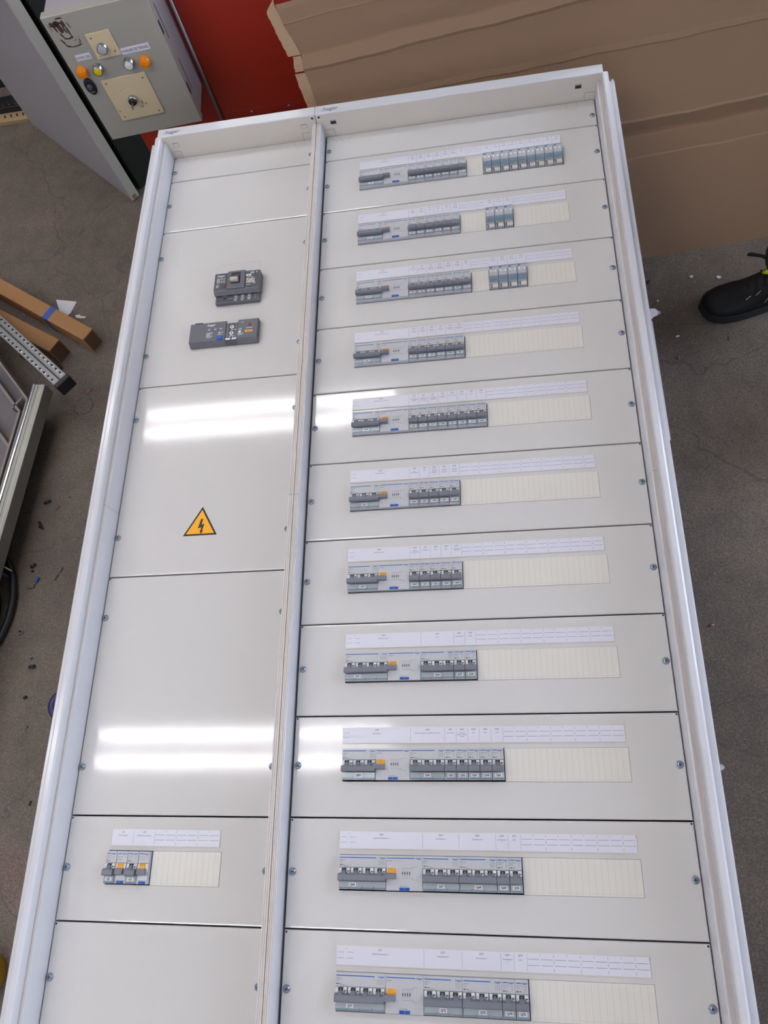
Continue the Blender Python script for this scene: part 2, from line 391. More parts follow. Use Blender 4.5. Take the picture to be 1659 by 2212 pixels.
def blanking(par, x0, x1, y0, y1):
    if x1-x0 < 4: return
    b = MB().box(x0, x1, y0, y1, -9, .9, 'blank', .35)
    n = max(1, round((x1-x0)/8.95)); p = (x1-x0)/n
    for k in range(1, n): b.box(x0+k*p-.3, x0+k*p+.3, y0+1, y1-1, .8, 1.0, 'groove')
    b.box(x0, x1, y0+3, y0+3.4, .8, 1.0, 'groove')
    b.build('blanking_strip', par)

# ================================================================== MODULAR DEVICES
MW = 17.7
def logo(b, x, y, z, size, m='blue'): b.text(':hager', x, y, z, size, m, 'r', bold=.02)
def symb(b, x, y, z, n, s=1.0):
    for i in range(n):
        for r in range(2):
            xx = x+i*2.7*s; yy = y-r*3.6*s
            b.line((xx, yy), (xx+1.3*s, yy+1.1*s), .28, z, 'print'); b.line((xx+1.3*s, yy+1.1*s), (xx, yy+2.4*s), .28, z, 'print')
            b.line((xx, yy+2.4*s), (xx+1.6*s, yy+2.9*s), .28, z, 'print')
def body_profile(): return [(0, -40), (0, 8), (-16, 8), (-16.6, 5.6), (-33.5, 5.6), (-34, 6.5), (-45.4, 6.5), (-45.8, -40)]
def breaker(par, n, text):
    """n-pole breaker; local frame: x right from the left edge, y 0 at the top, going down to -46"""
    w = MW*n-.35; z = 8.08
    b = MB(); pf = body_profile(); b.prism([(a, c) for a, c in reversed(pf)], 'x', 0, w, 'body')
    lx = 10 if n == 1 else 15
    b.quad(1.2, w-lx, -3.9, -2.7, z, 'blue'); logo(b, w-.6, -4.5, z, 3.7)
    for i, t in enumerate(text): b.text(t, 1.4, -7.6-2.35*i, z, 2.3, 'print', maxw=12)
    b.box(1.4, 3.9, -14.0, -12.5, z-.05, z, 'print'); b.box(4.5, 8, -13.6, -12.9, z-.05, z, 'print')
    if n > 1: b.text('230/400V~', 7.5, -15.2, z, 1.7, 'print')
    symb(b, w-4.6 if n == 1 else w-2.6*n-1, -9.6, z, 1 if n == 1 else n, .95)
    for k in range(1, n): b.quad(k*MW-.3, k*MW-.1, -16, -5.2, z, 'side')
    b.quad(.3, w-.3, -16.1, -15.8, z, 'side')
    b.build('body', par)
    for k in range(n):
        x = k*MW
        r = MB()
        r.prism([(-17.2, 4), (-17.2, 7.6), (-19.5, 9.4), (-23.5, 9.6), (-27, 8), (-27, 4)], 'x', x+.8, x+MW-1.2, 'pocket')
        r.prism([(-17.4, 5), (-17.4, 8.1), (-19.5, 9.9), (-23.5, 10.1), (-25, 6)], 'x', x+4.6, x+11.6, 'window')
        r.text('O', x+7.0, -20.6, 10.25, 2.6, 'whiteprint')
        r.box(x+13.2, x+14.0, -23.6, -20.4, 9.5, 9.9, 'black').box(x+14.4, x+15.8, -22.0, -20.8, 9.5, 9.9, 'black')
        r.build('rotor', par)
    h = MB()
    for k in range(n):
        x = k*MW; h.prism([(-20.8, 9.5), (-21.2, 12.2), (-23.5, 15), (-27, 15.4), (-27, 9)], 'x', x+5.2, x+11.2, 'lever')
    h.prism([(-24.4, 9.5), (-25.0, 14.6), (-26.0, 16.4), (-32.4, 17.4), (-33.8, 16), (-33.4, 10)], 'x', .2, w-.2, 'lever')
    h.build('lever', par)
    c = MB()
    c.box(.6, w-.6, -45.0, -34.6, 6.5, 8.6, 'cover', .4)
    for k in range(n):
        x = k*MW; c.box(x+1.2, x+MW-1.6, -44.4, -42.6, 8.5, 8.9, 'coveredge')
        if k: c.box(x-.5, x+.1, -44.8, -34.8, 8.5, 8.75, 'side'); c.box(x-1.2, x+.8, -45.2, -41.4, 8.4, 8.9, 'coveredge')
        c.box(x+MW-2.6, x+MW-1.2, -45.2, -43.4, 8.5, 9.1, 'lever')
    c.build('terminal_cover', par)
def name_tag(par, n, code, dx=0, y=-41.3, hh=4.9, z=8.7, ww=10.4):
    w = MW*n; cx = w/2-.2+dx
    t = MB().box(cx-ww/2, cx+ww/2, y, y+hh, z-.15, z+.25, 'tag'); t.text(code, cx, y+hh*.22, z+.33, hh*.82, 'black', 'c', bold=.035, maxw=ww*.86)
    t.build('name_tag', par)
def diff_block(par, n, code_):
    w = MW*n-.35; b = MB(); z = 8.08
    if n == 1:
        b.prism(list(reversed(body_profile())), 'x', 0, w, 'body')
        b.quad(1.2, 7.5, -3.9, -2.7, z, 'blue'); logo(b, w-.6, -4.5, z, 3.7)
        b.text('BDC 225F', 1.2, -8.6, z, 2.2, 'print'); b.text('AC', 13, -8.6, z, 2.2, 'print'); b.text('Idn 0,03 A', 1.2, -12, z, 2.2, 'print')
        b.prism([(-17.2, 4), (-17.2, 7.6), (-19.5, 9.4), (-23.5, 9.6), (-29, 8), (-29, 4)], 'x', .8, w-.8, 'pocket')
        b.box(1.5, w-1, -40, -34, 6.5, 6.9, 'pocket'); b.build('body', par)
        MB().prism([(-17.4, 5), (-17.4, 8.4), (-19.5, 10.6), (-24.5, 11), (-25, 6)], 'x', 3.6, 13.2, 'orange').build('trip_flag', par)
        MB().prism([(-23.6, 9.5), (-24.2, 14.6), (-31.4, 15.4), (-32, 9)], 'x', 2.2, 14.6, 'lever').build('lever', par)
        MB().box(4.4, 14.4, -45.2, -41.4, 6.4, 9, 'bluebtn', .3).box(8.9, 9.3, -45.0, -41.6, 8.9, 9.1, 'side').build('test_button', par)
        return
    b.prism([(-45.8, -40), (-45.8, 8), (0, 8), (0, -40)], 'x', 0, w, 'body')
    b.quad(1.2, w-11, -3.9, -2.7, z, 'blue'); logo(b, w-.8, -4.5, z, 3.7)
    b.text(code_, 1.4, -7.8, z, 2.3, 'print'); b.text('Idn 0,3 A', 16, -7.8, z, 2.1, 'side')
    b.box(2.0, 16.4, -31.6, -15.6, 7.9, 8.6, 'pocket', .2)
    # wiring diagram
    for k in range(4):
        x = 24+k*3.4; b.line((x, -16), (x, -30), .26, z, 'print'); b.box(x-.9, x+.9, -24.4, -21.6, z-.05, z, 'print')
    for y in (-16.4, -21, -25.4, -29.8): b.line((23, y), (40-((y*3) % 5), y), .22, z, 'print')
    for y in (-14.6, -31.4): b.line((37, y), (46, y), .22, z, 'print'); b.line((38, y), (38, y+(4 if y < -20 else -4)), .22, z, 'print')
    for y in (-27.5, -25, -22.5): b.line((w-3.8, y), (w-1.6, y-1.4), .3, z, 'print')
    b.text('1', 17.2, -19, z, 2.2, 'print'); b.text('0', 17.2, -31, z, 2.2, 'print')
    b.line((3, -35), (3, -38.5), .25, z, 'side'); b.line((3, -38.5), (6, -39.5), .25, z, 'side'); b.text('T', 5, -38, z, 2, 'print')
    b.text('TEST MENSUEL', 20, -40.4, z, 1.6, 'print')
    b.build('body', par)
    MB().prism([(-16.2, 6), (-16.2, 9.8), (-18.5, 11.4), (-24, 11.8), (-24.4, 6)], 'x', 2.9, 14.2, 'orange').build('trip_flag', par)
    MB().prism([(-22.6, 9), (-23.2, 16), (-30.2, 17.2), (-31, 9)], 'x', -1.2, 14.4, 'lever').build('lever', par)
    MB().box(19.5, 34, -45.4, -41.6, 7.8, 9.3, 'bluebtn', .3).box(26.5, 26.9, -45.2, -41.8, 9.2, 9.4, 'side').build('test_button', par)
def contactor(par):
    w = 17.3; b = MB(); z = 12.1
    b.prism([(-45.8, -40), (-45.8, 3), (-36.5, 3), (-36, 10.5), (-24, 12), (0, 12), (0, -40)], 'x', 0, w, 'body2')
    b.quad(.5, w-.5, -1.6, -.5, z, 'blue'); b.box(1.2, 6.6, -5.2, -3.4, z-.05, z+.02, 'black'); b.text('ESC225', 8, -4.9, z, 2, 'side')
    b.line((3, -18), (7, -18), .3, z, 'side'); b.line((3, -20.5), (7, -20.5), .3, z, 'side'); b.line((3, -17), (3, -20.5), .3, z, 'side'); b.line((7, -17), (7, -20.5), .3, z, 'side')
    b.box(3.6, 4.6, -45.6, -36.6, 2.9, 4.2, 'gap').box(5.0, 16.6, -45, -36.6, 2.9, 5.4, 'blank', .3)
    b.build('body', par)
    c = MB().prism([(-36.8, 9), (-36.2, 12), (-25, 13.4), (-24, 12.6), (-24, 9)], 'x', .2, w-.2, 'bluecover')
    for x in (1.6, 8.9): c.box(x, x+6.4, -34, -27, 12.2, 13.6, 'coveredge', .3)
    c.build('terminal_cover', par)
# prototypes are made where first used, then copied with their parts
PROTO = {}
def copy_tree(src, loc):
    r = src.copy(); COL.objects.link(r); r.location = W(loc); ORG[r.name] = (0, 0, 0)
    for ch in src.children:
        if ch.name.split('.')[0] == 'name_tag': continue
        c = ch.copy(); COL.objects.link(c); c.parent = r
    return r
def place(kind, n, x, y, name, label, cat, group, text=()):
    key = (kind, n)+tuple(text)
    if key in PROTO: t = copy_tree(PROTO[key], (x, y, 0))
    else:
        t = thing(name, (x, y, 0), label, cat, group, local=True)
        if kind == 'b': breaker(t, n, text)
        elif kind == 'd': diff_block(t, n, text[0])
        else: contactor(t)
        PROTO[key] = t
    t['label'] = label; t['category'] = cat; t['group'] = group; ORG[t.name] = (0, 0, 0)
    return t
POLE = {1: 'narrow single-module', 3: 'three-pole', 4: 'four-pole'}
ORD = ['top', 'second', 'third', 'fourth', 'fifth', 'sixth', 'seventh', 'eighth', 'ninth', 'tenth', 'eleventh']
E_ = 'Eclairage'; PC = 'Prise de'
ROWS = [  # (mains: list of (poles, number, [lines]) with 'd' for the residual-current block), contactors (count, first number, x)
 ([(3, 4, ['Général Eclairage 1']), 'd', (1, 5, [E_, 'Salle 1']), (1, 6, [E_, 'Salle 2']), (1, 7, [E_, 'Salle 3']), (1, 8, [E_, 'Restaurant']), (1, 9, [E_, 'Terrain 1']), (1, 10, [E_, 'Terrain 2']), (1, 11, ['Libre'])], (9, 1, 345.6, 18.15)),
 ([(3, 12, ['Général Eclairage 2']), 'd', (1, 13, [E_, 'Toilette']), (1, 14, [E_, 'Sanitaire']), (1, 15, ['Libre']), (1, 16, ['Libre']), (1, 17, ['Libre']), (1, 18, [E_, 'Enseigne'])], (3, 10, 345.6, 18.15)),
 ([(3, 19, ['Général Eclairage 3']), 'd', (1, 20, ['Eclairage Bar', '3']), (1, 21, [E_, 'Stock, Cuisine']), (1, 22, [E_, 'Local vélo,', 'Bloc 1 et 2']), (1, 23, [E_, 'SdB, Local', 'Tech, Bloc.']), (1, 24, [E_, 'Dressage']), (1, 25, [E_, 'Parking']), (1, 26, ['Libre'])], (4, 13, 345.6, 18.15)),
 ([(3, 27, ['Général Prises de courant 1']), 'd', (1, 28, ['Prises de', 'courant']), (1, 29, ['Prises de', 'courant']), (1, 30, ['Prises de', 'courant']), (1, 31, ['Prises de', 'courant']), (1, 32, ['Convecteur', 'Douche']), (1, 33, ['Convecteur', 'Sanitaire 2'])], None),
 ([(3, 34, ['Général Prises de courant 2']), 'd', (1, 35, [PC, 'courant Salon', 'HDMI']), (1, 36, [PC, 'courant Local', 'Technique']), (1, 37, [PC, 'courant Micro', 'chargeurs']), (1, 38, ['Convecteur', 'Sanitaire 1']), (1, 39, ['Sèche linge']), (1, 40, ['Lave linge']), (1, 41, ['Libre']), (1, 42, ['Libre'])], None),
 ([(3, 43, ['Général Divers 1']), 'd', (1, 44, ['Baie', 'informatique']), (1, 45, ['VDI']), (1, 46, [PC, 'courant', 'Serveur 1']), (1, 47, [PC, 'courant', 'Serveur 2']), (1, 48, [PC, 'courant', 'Serveur 3'])], None),
 ([(3, 49, ['Général Divers 2']), 'd', (1, 50, ['Alarme', 'incendie Type', '4']), (1, 51, ['Chauffe-eau']), (1, 52, ['Libre']), (1, 53, ['Libre']), (1, 54, ['Eclairage de', 'sécurité'])], None),
 ([(4, 55, ['Général Cuisine']), 'd', (3, 56, ['Four']), (1, 57, ['Lave-vaisselle']), (1, 58, ['Hotte'])], None),
 ([(3, 59, ['Général Bar 1']), 'd', (3, 60, ['Machine à glaçons, Cocktail, Cave à vin']), (1, 61, ['Lave-verres']), (1, 62, ['Tireuse à', 'bière, Groupe', 'Froid']), (1, 63, ['Bar']), (1, 64, ['Libre']), (1, 65, ['Libre'])], None),
 ([(4, 66, ['Général Climatisation 1']), 'd', (3, 67, ['Climatisation 1']), (3, 68, ['Climatisation 2']), (1, 69, ['Climatisation', '4']), (1, 70, ['VMC'])], None),
 ([(4, 71, ['Général Climatisation 2']), 'd', (3, 72, ['Climatisation 4']), (3, 73, ['Climatisation 5']), (1, 74, ['Climatisation', '6']), (1, 75, ['Libre'])], None),
]
def cover_plate(par, x0, x1, y0, y1, hole, label, screws):
    b = plate_mb(x0, x1, y0+1.0, y1-1.0, hole)
    return b, label, screws, par, (x0, x1, y0, y1)
def finish_plate(t):
    b, label, screws, par, r = t
    p = b.build('cover_plate', par, origin=((r[0]+r[1])/2, (r[2]+r[3])/2, 0))
    if label: p['label'] = label
    for x, y in screws: screw(p, x, y)
    return p
# top narrow plates
t = cover_plate(cabR, .5, 587, 0, 75.8, None, None, [(8, 28), (579, 28)]); uline(t[0], 44, 74); uline(t[0], 539, 74); finish_plate(t)
for i, (mains, cont) in enumerate(ROWS):
    y1 = -150*i; y0 = y1-150; oy = y1-50.5
    t = cover_plate(cabR, .5, 587, y0, y1, (80, 510, y1-98.3, y1-50), 'enamelled plate with the %s breaker row' % ORD[i], [(8, y1-74.5), (579, y1-74.5)])
    for dx in (3.6, 584): t[0].lathe(dx, y1-3.6, [(1.5, .1), (.2, .11)], 'gap', 8)
    p = finish_plate(t)
    MB().box(78, 512, y1-99, y1-49.4, -42, -41, 'gap').build('painted_shade', p, label='dark sheet painting the shade behind the opening')  # dark sheet stands in for the shade inside the cabinet
    x = 80.5; cells = []; n0 = mains[0][0]
    for k, e in enumerate(mains):
        if e == 'd':
            main = mains[0][1]
            place('d', 3, x, oy, 'residual_current_block', 'pale residual-current block with blue test button, right of breaker Q%d' % main, 'residual-current block', 'residual-current blocks beside the main breakers', ('BFC863' if n0 == 4 else 'BDF340F',))
            x += 3*MW; continue
        n, num, lines = e
        code = 'Q%d' % num
        txt = ('NFN463', 'C63') if n == 4 else (('NFT540' if k == 0 else 'NFT516', 'C40' if k == 0 else 'C16') if n == 3 else ('MUT716', 'C16'))
        tt = place('b', n, x, oy, 'circuit_breaker', '%s circuit breaker tagged %s in the %s breaker row' % (POLE[n], code, ORD[i]), 'circuit breaker', '%s circuit breakers on the wide cabinet' % POLE[n], txt)
        name_tag(tt, n, code, dx=0 if n < 4 else -14)
        cells.append((x, x+n*MW+(3*MW if k == 0 else 0), code, lines)); x += n*MW
    # label cell of the main device also covers its residual-current block
    xe = x
    if cont:
        cn, first, cx0, cp = cont
        for k in range(cn):
            tt = place('c', 1, cx0+k*cp, oy+.3, 'contactor', 'grey and blue modular contactor tagged K%d in the %s breaker row' % (first+k, ORD[i]), 'contactor', 'modular contactors at the head of the wide cabinet')
            name_tag(tt, 1, 'K%d' % (first+k), dx=.2, y=-14.4, hh=4.6, z=12.1, ww=12)
            cells.append((cx0+k*cp, cx0+(k+1)*cp, 'K%d' % (first+k), [E_]))
        blanking(p, xe+.6, cx0-.6, y1-98, y1-50.3)
        blanking(p, cx0+cn*cp+.6, 509.6, y1-98, y1-50.3)
    else: blanking(p, xe+.8, 509.6, y1-98, y1-50.3)
    if i >= 1: strip(p, 79.5, 506.5, y1-41.5, y1-19, cells, 2 if n0 == 4 else 1)
    else: strip(p, 79.5, 508, y1-40, y1-18, cells, 0)
t = cover_plate(cabR, .5, 587, -1800, -1650, None, None, [(8, -1725), (579, -1725)]); finish_plate(t)
MB().box(.5, 587, YB+3, -1801, -15, 0, 'plate', .8).build('foot_beam', cabR)
# left plates
LP = [(0, 75.8, [(28)]), (-150, 0, [-73]), (-550, -150, [-223, -475]), (-950, -550, [-625, -874]), (-1350, -950, [-1025, -1276]), (-1500, -1350, [-1425]), (-1800, -1500, [-1574, -1726])]
LLAB = [None, None, 'plate with two dark grey devices', 'plate with yellow warning triangle', 'large blank plate', 'plate with tags Q2 and Q3', None]
for k, (y0, y1, sy) in enumerate(LP):
    hole = (-291.5, -105.5, -1448.3, -1400) if k == 5 else None
    t = cover_plate(cabL, -365, -26, y0, y1, hole, LLAB[k], [(x, y) for y in sy for x in (-359.2, -33.6)])
    if k == 0: uline(t[0], -321, 74); uline(t[0], -62, 74)
    t[0].lathe(-362, y1-3.6, [(1.5, .1), (.2, .11)], 'gap', 8)
    if k == 2:
        for a, c in (((-225.5, -259), (-131, -259)), ((-225.5, -259), (-225.5, -300)), ((-131, -259), (-131, -300))): t[0].line(a, c, .45, .1, 'seamline')
    p = finish_plate(t)
    if k == 3:
        cx, cy = -198.6, -858.5; R_ = 37.5
        b = MB()
        def tri(r, z0, z1, mt): b.prism([(cx+r*math.cos(math.radians(a)), cy+r*math.sin(math.radians(a))) for a in (90, 210, 330)], 'z', z0, z1, mt)
        tri(R_, .05, .5, 'black'); tri(R_-6.2, .5, .62, 'yellow')
        bolt = [(-.6, 15.5), (3.6, 15.8), (1.6, 3.4), (7.4, 5.4), (3.6, -8.6), (6.6, -7.6), (1.2, -15.6), (-1.2, -6.6), (.8, -7.8), (1.2, -1.6), (-5.4, -4.0)]
        b.add([(cx+x*.95, cy-1.5+y*.95, .72) for x, y in reversed(bolt)], [tuple(range(len(bolt)))], 'black')
        b.build('warning_sticker', p, label='yellow and black high-voltage triangle')
    if k == 5:
        MB().box(-293, -104, -1449, -1399.4, -42, -41, 'gap').build('painted_shade', p, label='dark sheet painting the shade behind the opening')  # dark sheet again painting the shade inside
        x = -290.6; cells = []
        for q, (code, lines) in enumerate((('Q2', ["Arrêt d'urgence"]), ('Q3', ['Commande contacteurs']))):
            tt = place('b', 1, x, -1401, 'circuit_breaker', 'narrow single-module circuit breaker tagged %s on the narrow cabinet' % code, 'circuit breaker', 'circuit breakers on the narrow cabinet', ('MUT716', 'C16'))
            name_tag(tt, 1, code); cells.append((-288+q*35.5, -288+(q+1)*35.5, code, lines)); x += 18.1
            place('d', 1, x, -1401, 'residual_current_block', 'slim residual-current block with orange flag, right of breaker %s' % code, 'residual-current block', 'slim residual-current blocks on the narrow cabinet', ('BDC',)); x += 18.1
        blanking(p, -217, -106, -1448, -1400.3)
        strip(p, -288, -110, -1392.5, -1370, cells)
MB().box(-365, -26, YB+3, -1801, -15, 0, 'plate', .8).build('foot_beam', cabL)

# ---- moulded case breaker
t = thing('moulded_case_breaker', (-172, -330, 0), 'dark grey moulded-case main breaker with pale toggle, upper of two dark devices', 'circuit breaker')
b = MB(); b.prism([(-345, .05), (-352, 14), (-346, 21), (-302, 21), (-300, 19), (-300, .05)], 'x', -218, -121.5, 'darkgrey')
b.box(-190, -152, -344, -299, 18, 24, 'darkgrey', 1)
b.box(-218.4, -191, -343, -301, 20.9, 21.3, 'darkgrey2').box(-151, -122.5, -343, -301, 20.9, 21.3, 'darkgrey2')
z = 21.4
b.text(':hager', -214, -309.5, z, 7.2, 'whiteprint', bold=.02)
for k in range(6):
    for x0_, w_ in ((-214, 9), (-204, 4), (-199, 4)):
        if k < 5: b.quad(x0_, x0_+w_-(k % 3), -314.6-k*2.6, -313.6-k*2.6, z, 'whiteprint')
for k in range(4): b.quad(-214.5, -207-(k % 2)*2, -330.5-k*2.2, -329.6-k*2.2, z, 'whiteprint')
b.text('h3', -141, -308.5, z, 7.5, 'whiteprint', bold=.03); b.lathe(-127.5, -305.5, [(2.2, z), (.3, z+.02)], 'orange', 12)
b.box(-150.5, -139.5, -314, -309.6, z-.1, z+.15, 'tag'); b.text('Q1', -145, -313, z+.2, 3, 'black', 'c', bold=.03)
b.quad(-148, -134, -317.4, -316.4, z, 'whiteprint'); b.box(-149, -131, -332, -320, z-.1, z+.02, 'toggle')
for i in range(5):
    for j in range(3): b.quad(-147.6+i*3.4, -145.6+i*3.4, -323-j*3.2, -321.2-j*3.2, z+.1, 'darkgrey' if (i+j) % 3 else 'whiteprint')
b.quad(-149, -139, -337, -336, z, 'whiteprint'); b.text('CE', -135, -335, z, 5.5, 'whiteprint', bold=.01)
b.box(-196, -192.4, -337, -331, z-.2, z+.8, 'red')
b.build('case', t)
b = MB().box(-182, -162, -331, -304, 24, 24.4, 'black'); b.box(-181, -163, -309.6, -308.6, 24.3, 25, 'darkgrey').box(-181, -163, -313.6, -312.4, 24.3, 25, 'darkgrey')
b.build('toggle_slot', t)
b = MB().prism([(-318.5, 24), (-319, 29), (-322, 33), (-330, 33.5), (-331, 31), (-329, 24)], 'x', -180, -165, 'toggle'); b.prism([(-314, 24.4), (-316, 30), (-318.6, 30), (-318.6, 24.4)], 'x', -183, -161.5, 'darkgrey2')
b.build('toggle', t)
b = MB().box(-217, -123, -368, -345, .05, 10, 'darkgrey', 1); b.box(-214, -126, -366, -347, 9.9, 10.3, 'darkgrey2')
z = 10.4
b.quad(-208, -192, -352, -347.4, z, 'darkgrey'); b.quad(-203, -192, -351, -348.4, z+.1, 'whiteprint'); b.box(-207.6, -203.6, -351, -348.4, z, z+.2, 'black')
b.lathe(-197, -357.6, [(2.6, z), (2.2, z-.05)], 'black', 14)
for i in range(3):
    x = -173+i*14.5
    b.quad(x-4, x+6, -350.0, -349.4, z, 'whiteprint'); b.quad(x-5, x+5, -359.4, -358.8, z, 'whiteprint')
for i in range(4): b.quad(-132, -128.5, -351-i*4, -350.4-i*4, z, 'whiteprint')
b.quad(-189, -180, -359.4, -358.8, z, 'whiteprint')
b.build('trip_unit', t)
for i in range(3):
    for y, r in ((-354.2, 2.8), (-363, 2.5)):
        x = -173+i*14.5
        MB().box(x-4.4, x+4.4, y-3.6, y+3.4, 10.2, 10.5, 'darkgrey').lathe(x, y, [(r, 10.5), (r, 11.2), (r*.6, 11.2)], 'whiteprint', 14).lathe(x, y, [(r*.62, 11.25), (.2, 11.3)], 'darkgrey2', 10).build('dial', t)
# ---- earth leakage block
t = thing('earth_leakage_relay', (-192, -440, 0), 'long dark grey earth-leakage block with blue button, lower of two dark devices', 'circuit breaker')
b = MB(); b.prism([(-468, .05), (-470, 4), (-463, 15), (-419, 15), (-416, 12), (-416, .05)], 'x', -262, -186, 'darkgrey')
b.prism([(-468, .05), (-470, 4), (-463, 13.4), (-422, 13.4), (-418, .05)], 'x', -186, -160, 'darkgrey2'); b.prism([(-468, .05), (-470, 4), (-463, 15), (-419, 15), (-416, 12), (-416, .05)], 'x', -160, -119, 'darkgrey')
b.box(-253, -236, -420, -416.5, 14.8, 15.4, 'darkgrey2', .2)
z = 15.1
b.quad(-232.2, -231.8, -462, -420, z, 'darkgrey2')
b.text(':hager', -226, -427, z, 7.2, 'whiteprint', bold=.02)
for x in (-224, -211, -199): b.quad(x, x+6.5, -434.4, -433.9, z, 'whiteprint'); b.quad(x+1, x+5, -437, -435.8, z, 'whiteprint')
for k in range(5): b.quad(-226, -212-(k % 3)*3, -444.2-2.6*k, -443.2-2.6*k, z, 'whiteprint')
b.lathe(-198, -445, [(2, z), (1.2, z+.02)], 'whiteprint', 10); b.lathe(-192, -444.6, [(2, z), (1.4, z+.02)], 'whiteprint', 3)
b.quad(-202, -192, -450, -449, z, 'whiteprint'); b.text('FI54', -154, -426, z, 3.4, 'whiteprint')
b.text('CE', -158, -443, z, 5.6, 'whiteprint', bold=.01)
b.lathe(-155, -447.6, [(3, z), (2.2, z+.02)], 'whiteprint', 12); b.quad(-159, -147, -452.6, -451.6, z, 'whiteprint'); b.quad(-159, -149, -455, -454, z, 'whiteprint')
b.box(-137.5, -132.5, -434.5, -430, z-.1, z+1, 'red'); b.quad(-142, -129, -440.5, -439.2, z, 'whiteprint'); b.box(-144, -128, -450, -444.6, z-.1, z+.2, 'orange'); b.text('RESET', -136, -449.2, z+.25, 3.4, 'darkgrey2', 'c')
b.build('case', t)
b = MB(); z = 13.5
b.box(-184.6, -161.4, -424.6, -422.6, 13, 15, 'side', .3)
for k in range(8):
    b.quad(-184, -180, -428-k*4.3, -427.4-k*4.3, z, 'whiteprint'); b.quad(-166, -162, -428-k*4.3, -427.4-k*4.3, z, 'whiteprint')
b.quad(-176, -164, -440, -439, z, 'whiteprint'); b.quad(-178, -166, -455, -454, z, 'whiteprint')
b.line((-174, -452), (-177, -458), .8, z, 'whiteprint'); b.line((-172, -452), (-169, -458), .8, z, 'whiteprint')
b.box(-184.5, -174, -463.4, -459.6, z-.2, z+.7, 'whiteprint', .25).box(-171, -161.5, -463.4, -459.6, z-.2, z+.7, 'whiteprint', .25)
b.build('setting_panel', t)
for y in (-433, -448):
    MB().lathe(-172.6, y, [(4.2, 13.4), (4.2, 14.6), (3.2, 15)], 'whiteprint', 18).box(-175, -170.2, y-.6, y+.6, 15, 15.15, 'darkgrey2').box(-173.2, -172, y-2.4, y+2.4, 15, 15.16, 'darkgrey2').build('dial', t)
MB().box(-202, -190, -461.5, -454, 14, 17.4, 'bluebtn', .5).build('test_button', t)

# ---- trestles carrying the cabinets (timber bearers)
M['wood'] = mat('timber', (150, 118, 84), .7, var=.12, vscale=12)
for y, lb in ((-250, 'timber bearer under the head end of the cabinets'), (-1500, 'timber bearer under the foot end of the cabinets')):
    b = MB()
    for x in (-300, 100, 500): b.box(x-45, x+45, y-45, y+45, FLOOR, ZB-60, 'wood', 2)
    b.box(-360, 590, y-50, y+50, ZB-60, ZB, 'wood', 3)
    tag(b.build('timber_bearer', origin=(100, y, FLOOR)), lb, 'timber support', 'bearers under the cabinets')

# ================================================================== THINGS AROUND
exec_parts = True
M['card'] = mat('cardboard', (140, 112, 87), .85, var=.05, vscale=3)
M['cardlight'] = mat('pale_cardboard', (172, 144, 116), .85, var=.06, vscale=6)  # paler cardboard colour for the side flaps
M['cardbox'] = mat('brown_carton', (160, 118, 76), .8, var=.06, vscale=8)
M['carddark'] = mat('dark_brown_card', (92, 66, 44), .9)
M['tape'] = mat('blue_tape', (46, 84, 160), .5)
M['boxgrey'] = mat('aged_grey_paint', (160, 157, 146), .45, var=.035, vscale=9)
M['boxside'] = mat('aged_side_paint', (160, 154, 158), .5, var=.05, vscale=9)
M['ivory'] = mat('ivory_plate', (206, 190, 154), .5, var=.05, vscale=25)
M['ivorydirt'] = mat('ivory_dirt', (158, 134, 98), .8)
M['amber'] = mat('amber_lens', (236, 134, 8), .2, spec=.6)
M['yellowcap'] = mat('yellow_cap', (214, 186, 6), .4)
M['chrome'] = mat('chrome', (188, 192, 198), .18, metal=1)
M['rust'] = mat('rust_patch', (72, 52, 44), .9)
M['doorpaint'] = mat('door_paint', (150, 147, 149), .5, var=.02, vscale=3)
M['dooredge'] = mat('door_edge', (172, 172, 160), .45)
M['darkgreen'] = mat('dark_green_body', (24, 32, 24), .6)
M['blackm'] = mat('black_rubber', (22, 21, 24), .45)
M['alu'] = mat('aluminium_profile', (150, 150, 142), .4, metal=.6)
M['alu2'] = mat('aluminium_groove', (110, 112, 116), .35, metal=.8)
M['galv'] = mat('galvanised_steel', (150, 150, 150), .4, metal=.75, var=.08, vscale=30)
M['crate'] = mat('grey_crate', (132, 124, 120), .55, var=.05, vscale=8)
M['crate2'] = mat('crate_floor', (108, 102, 106), .6, var=.05, vscale=8)
M['shoe'] = mat('black_leather', (12, 12, 15), .55, spec=.3)
M['sole'] = mat('shoe_sole', (22, 25, 25), .7)
M['trouser'] = mat('navy_black_work_cloth', (16, 17, 24), .85)
M['lace'] = mat('black_lace', (18, 14, 14), .8)
M['hivis'] = mat('lime_tab', (176, 190, 30), .6)
M['stitch'] = mat('pale_stitching', (168, 160, 120), .7)
M['jacket'] = mat('dark_jacket', (38, 42, 54), .85)
M['skin'] = mat('skin', (204, 158, 132), .55)
M['hair'] = mat('dark_hair', (40, 30, 24), .7)
M['whitefilm'] = mat('white_film', (226, 226, 234), .4)
M['paperw'] = mat('white_paper', (206, 206, 212), .7)

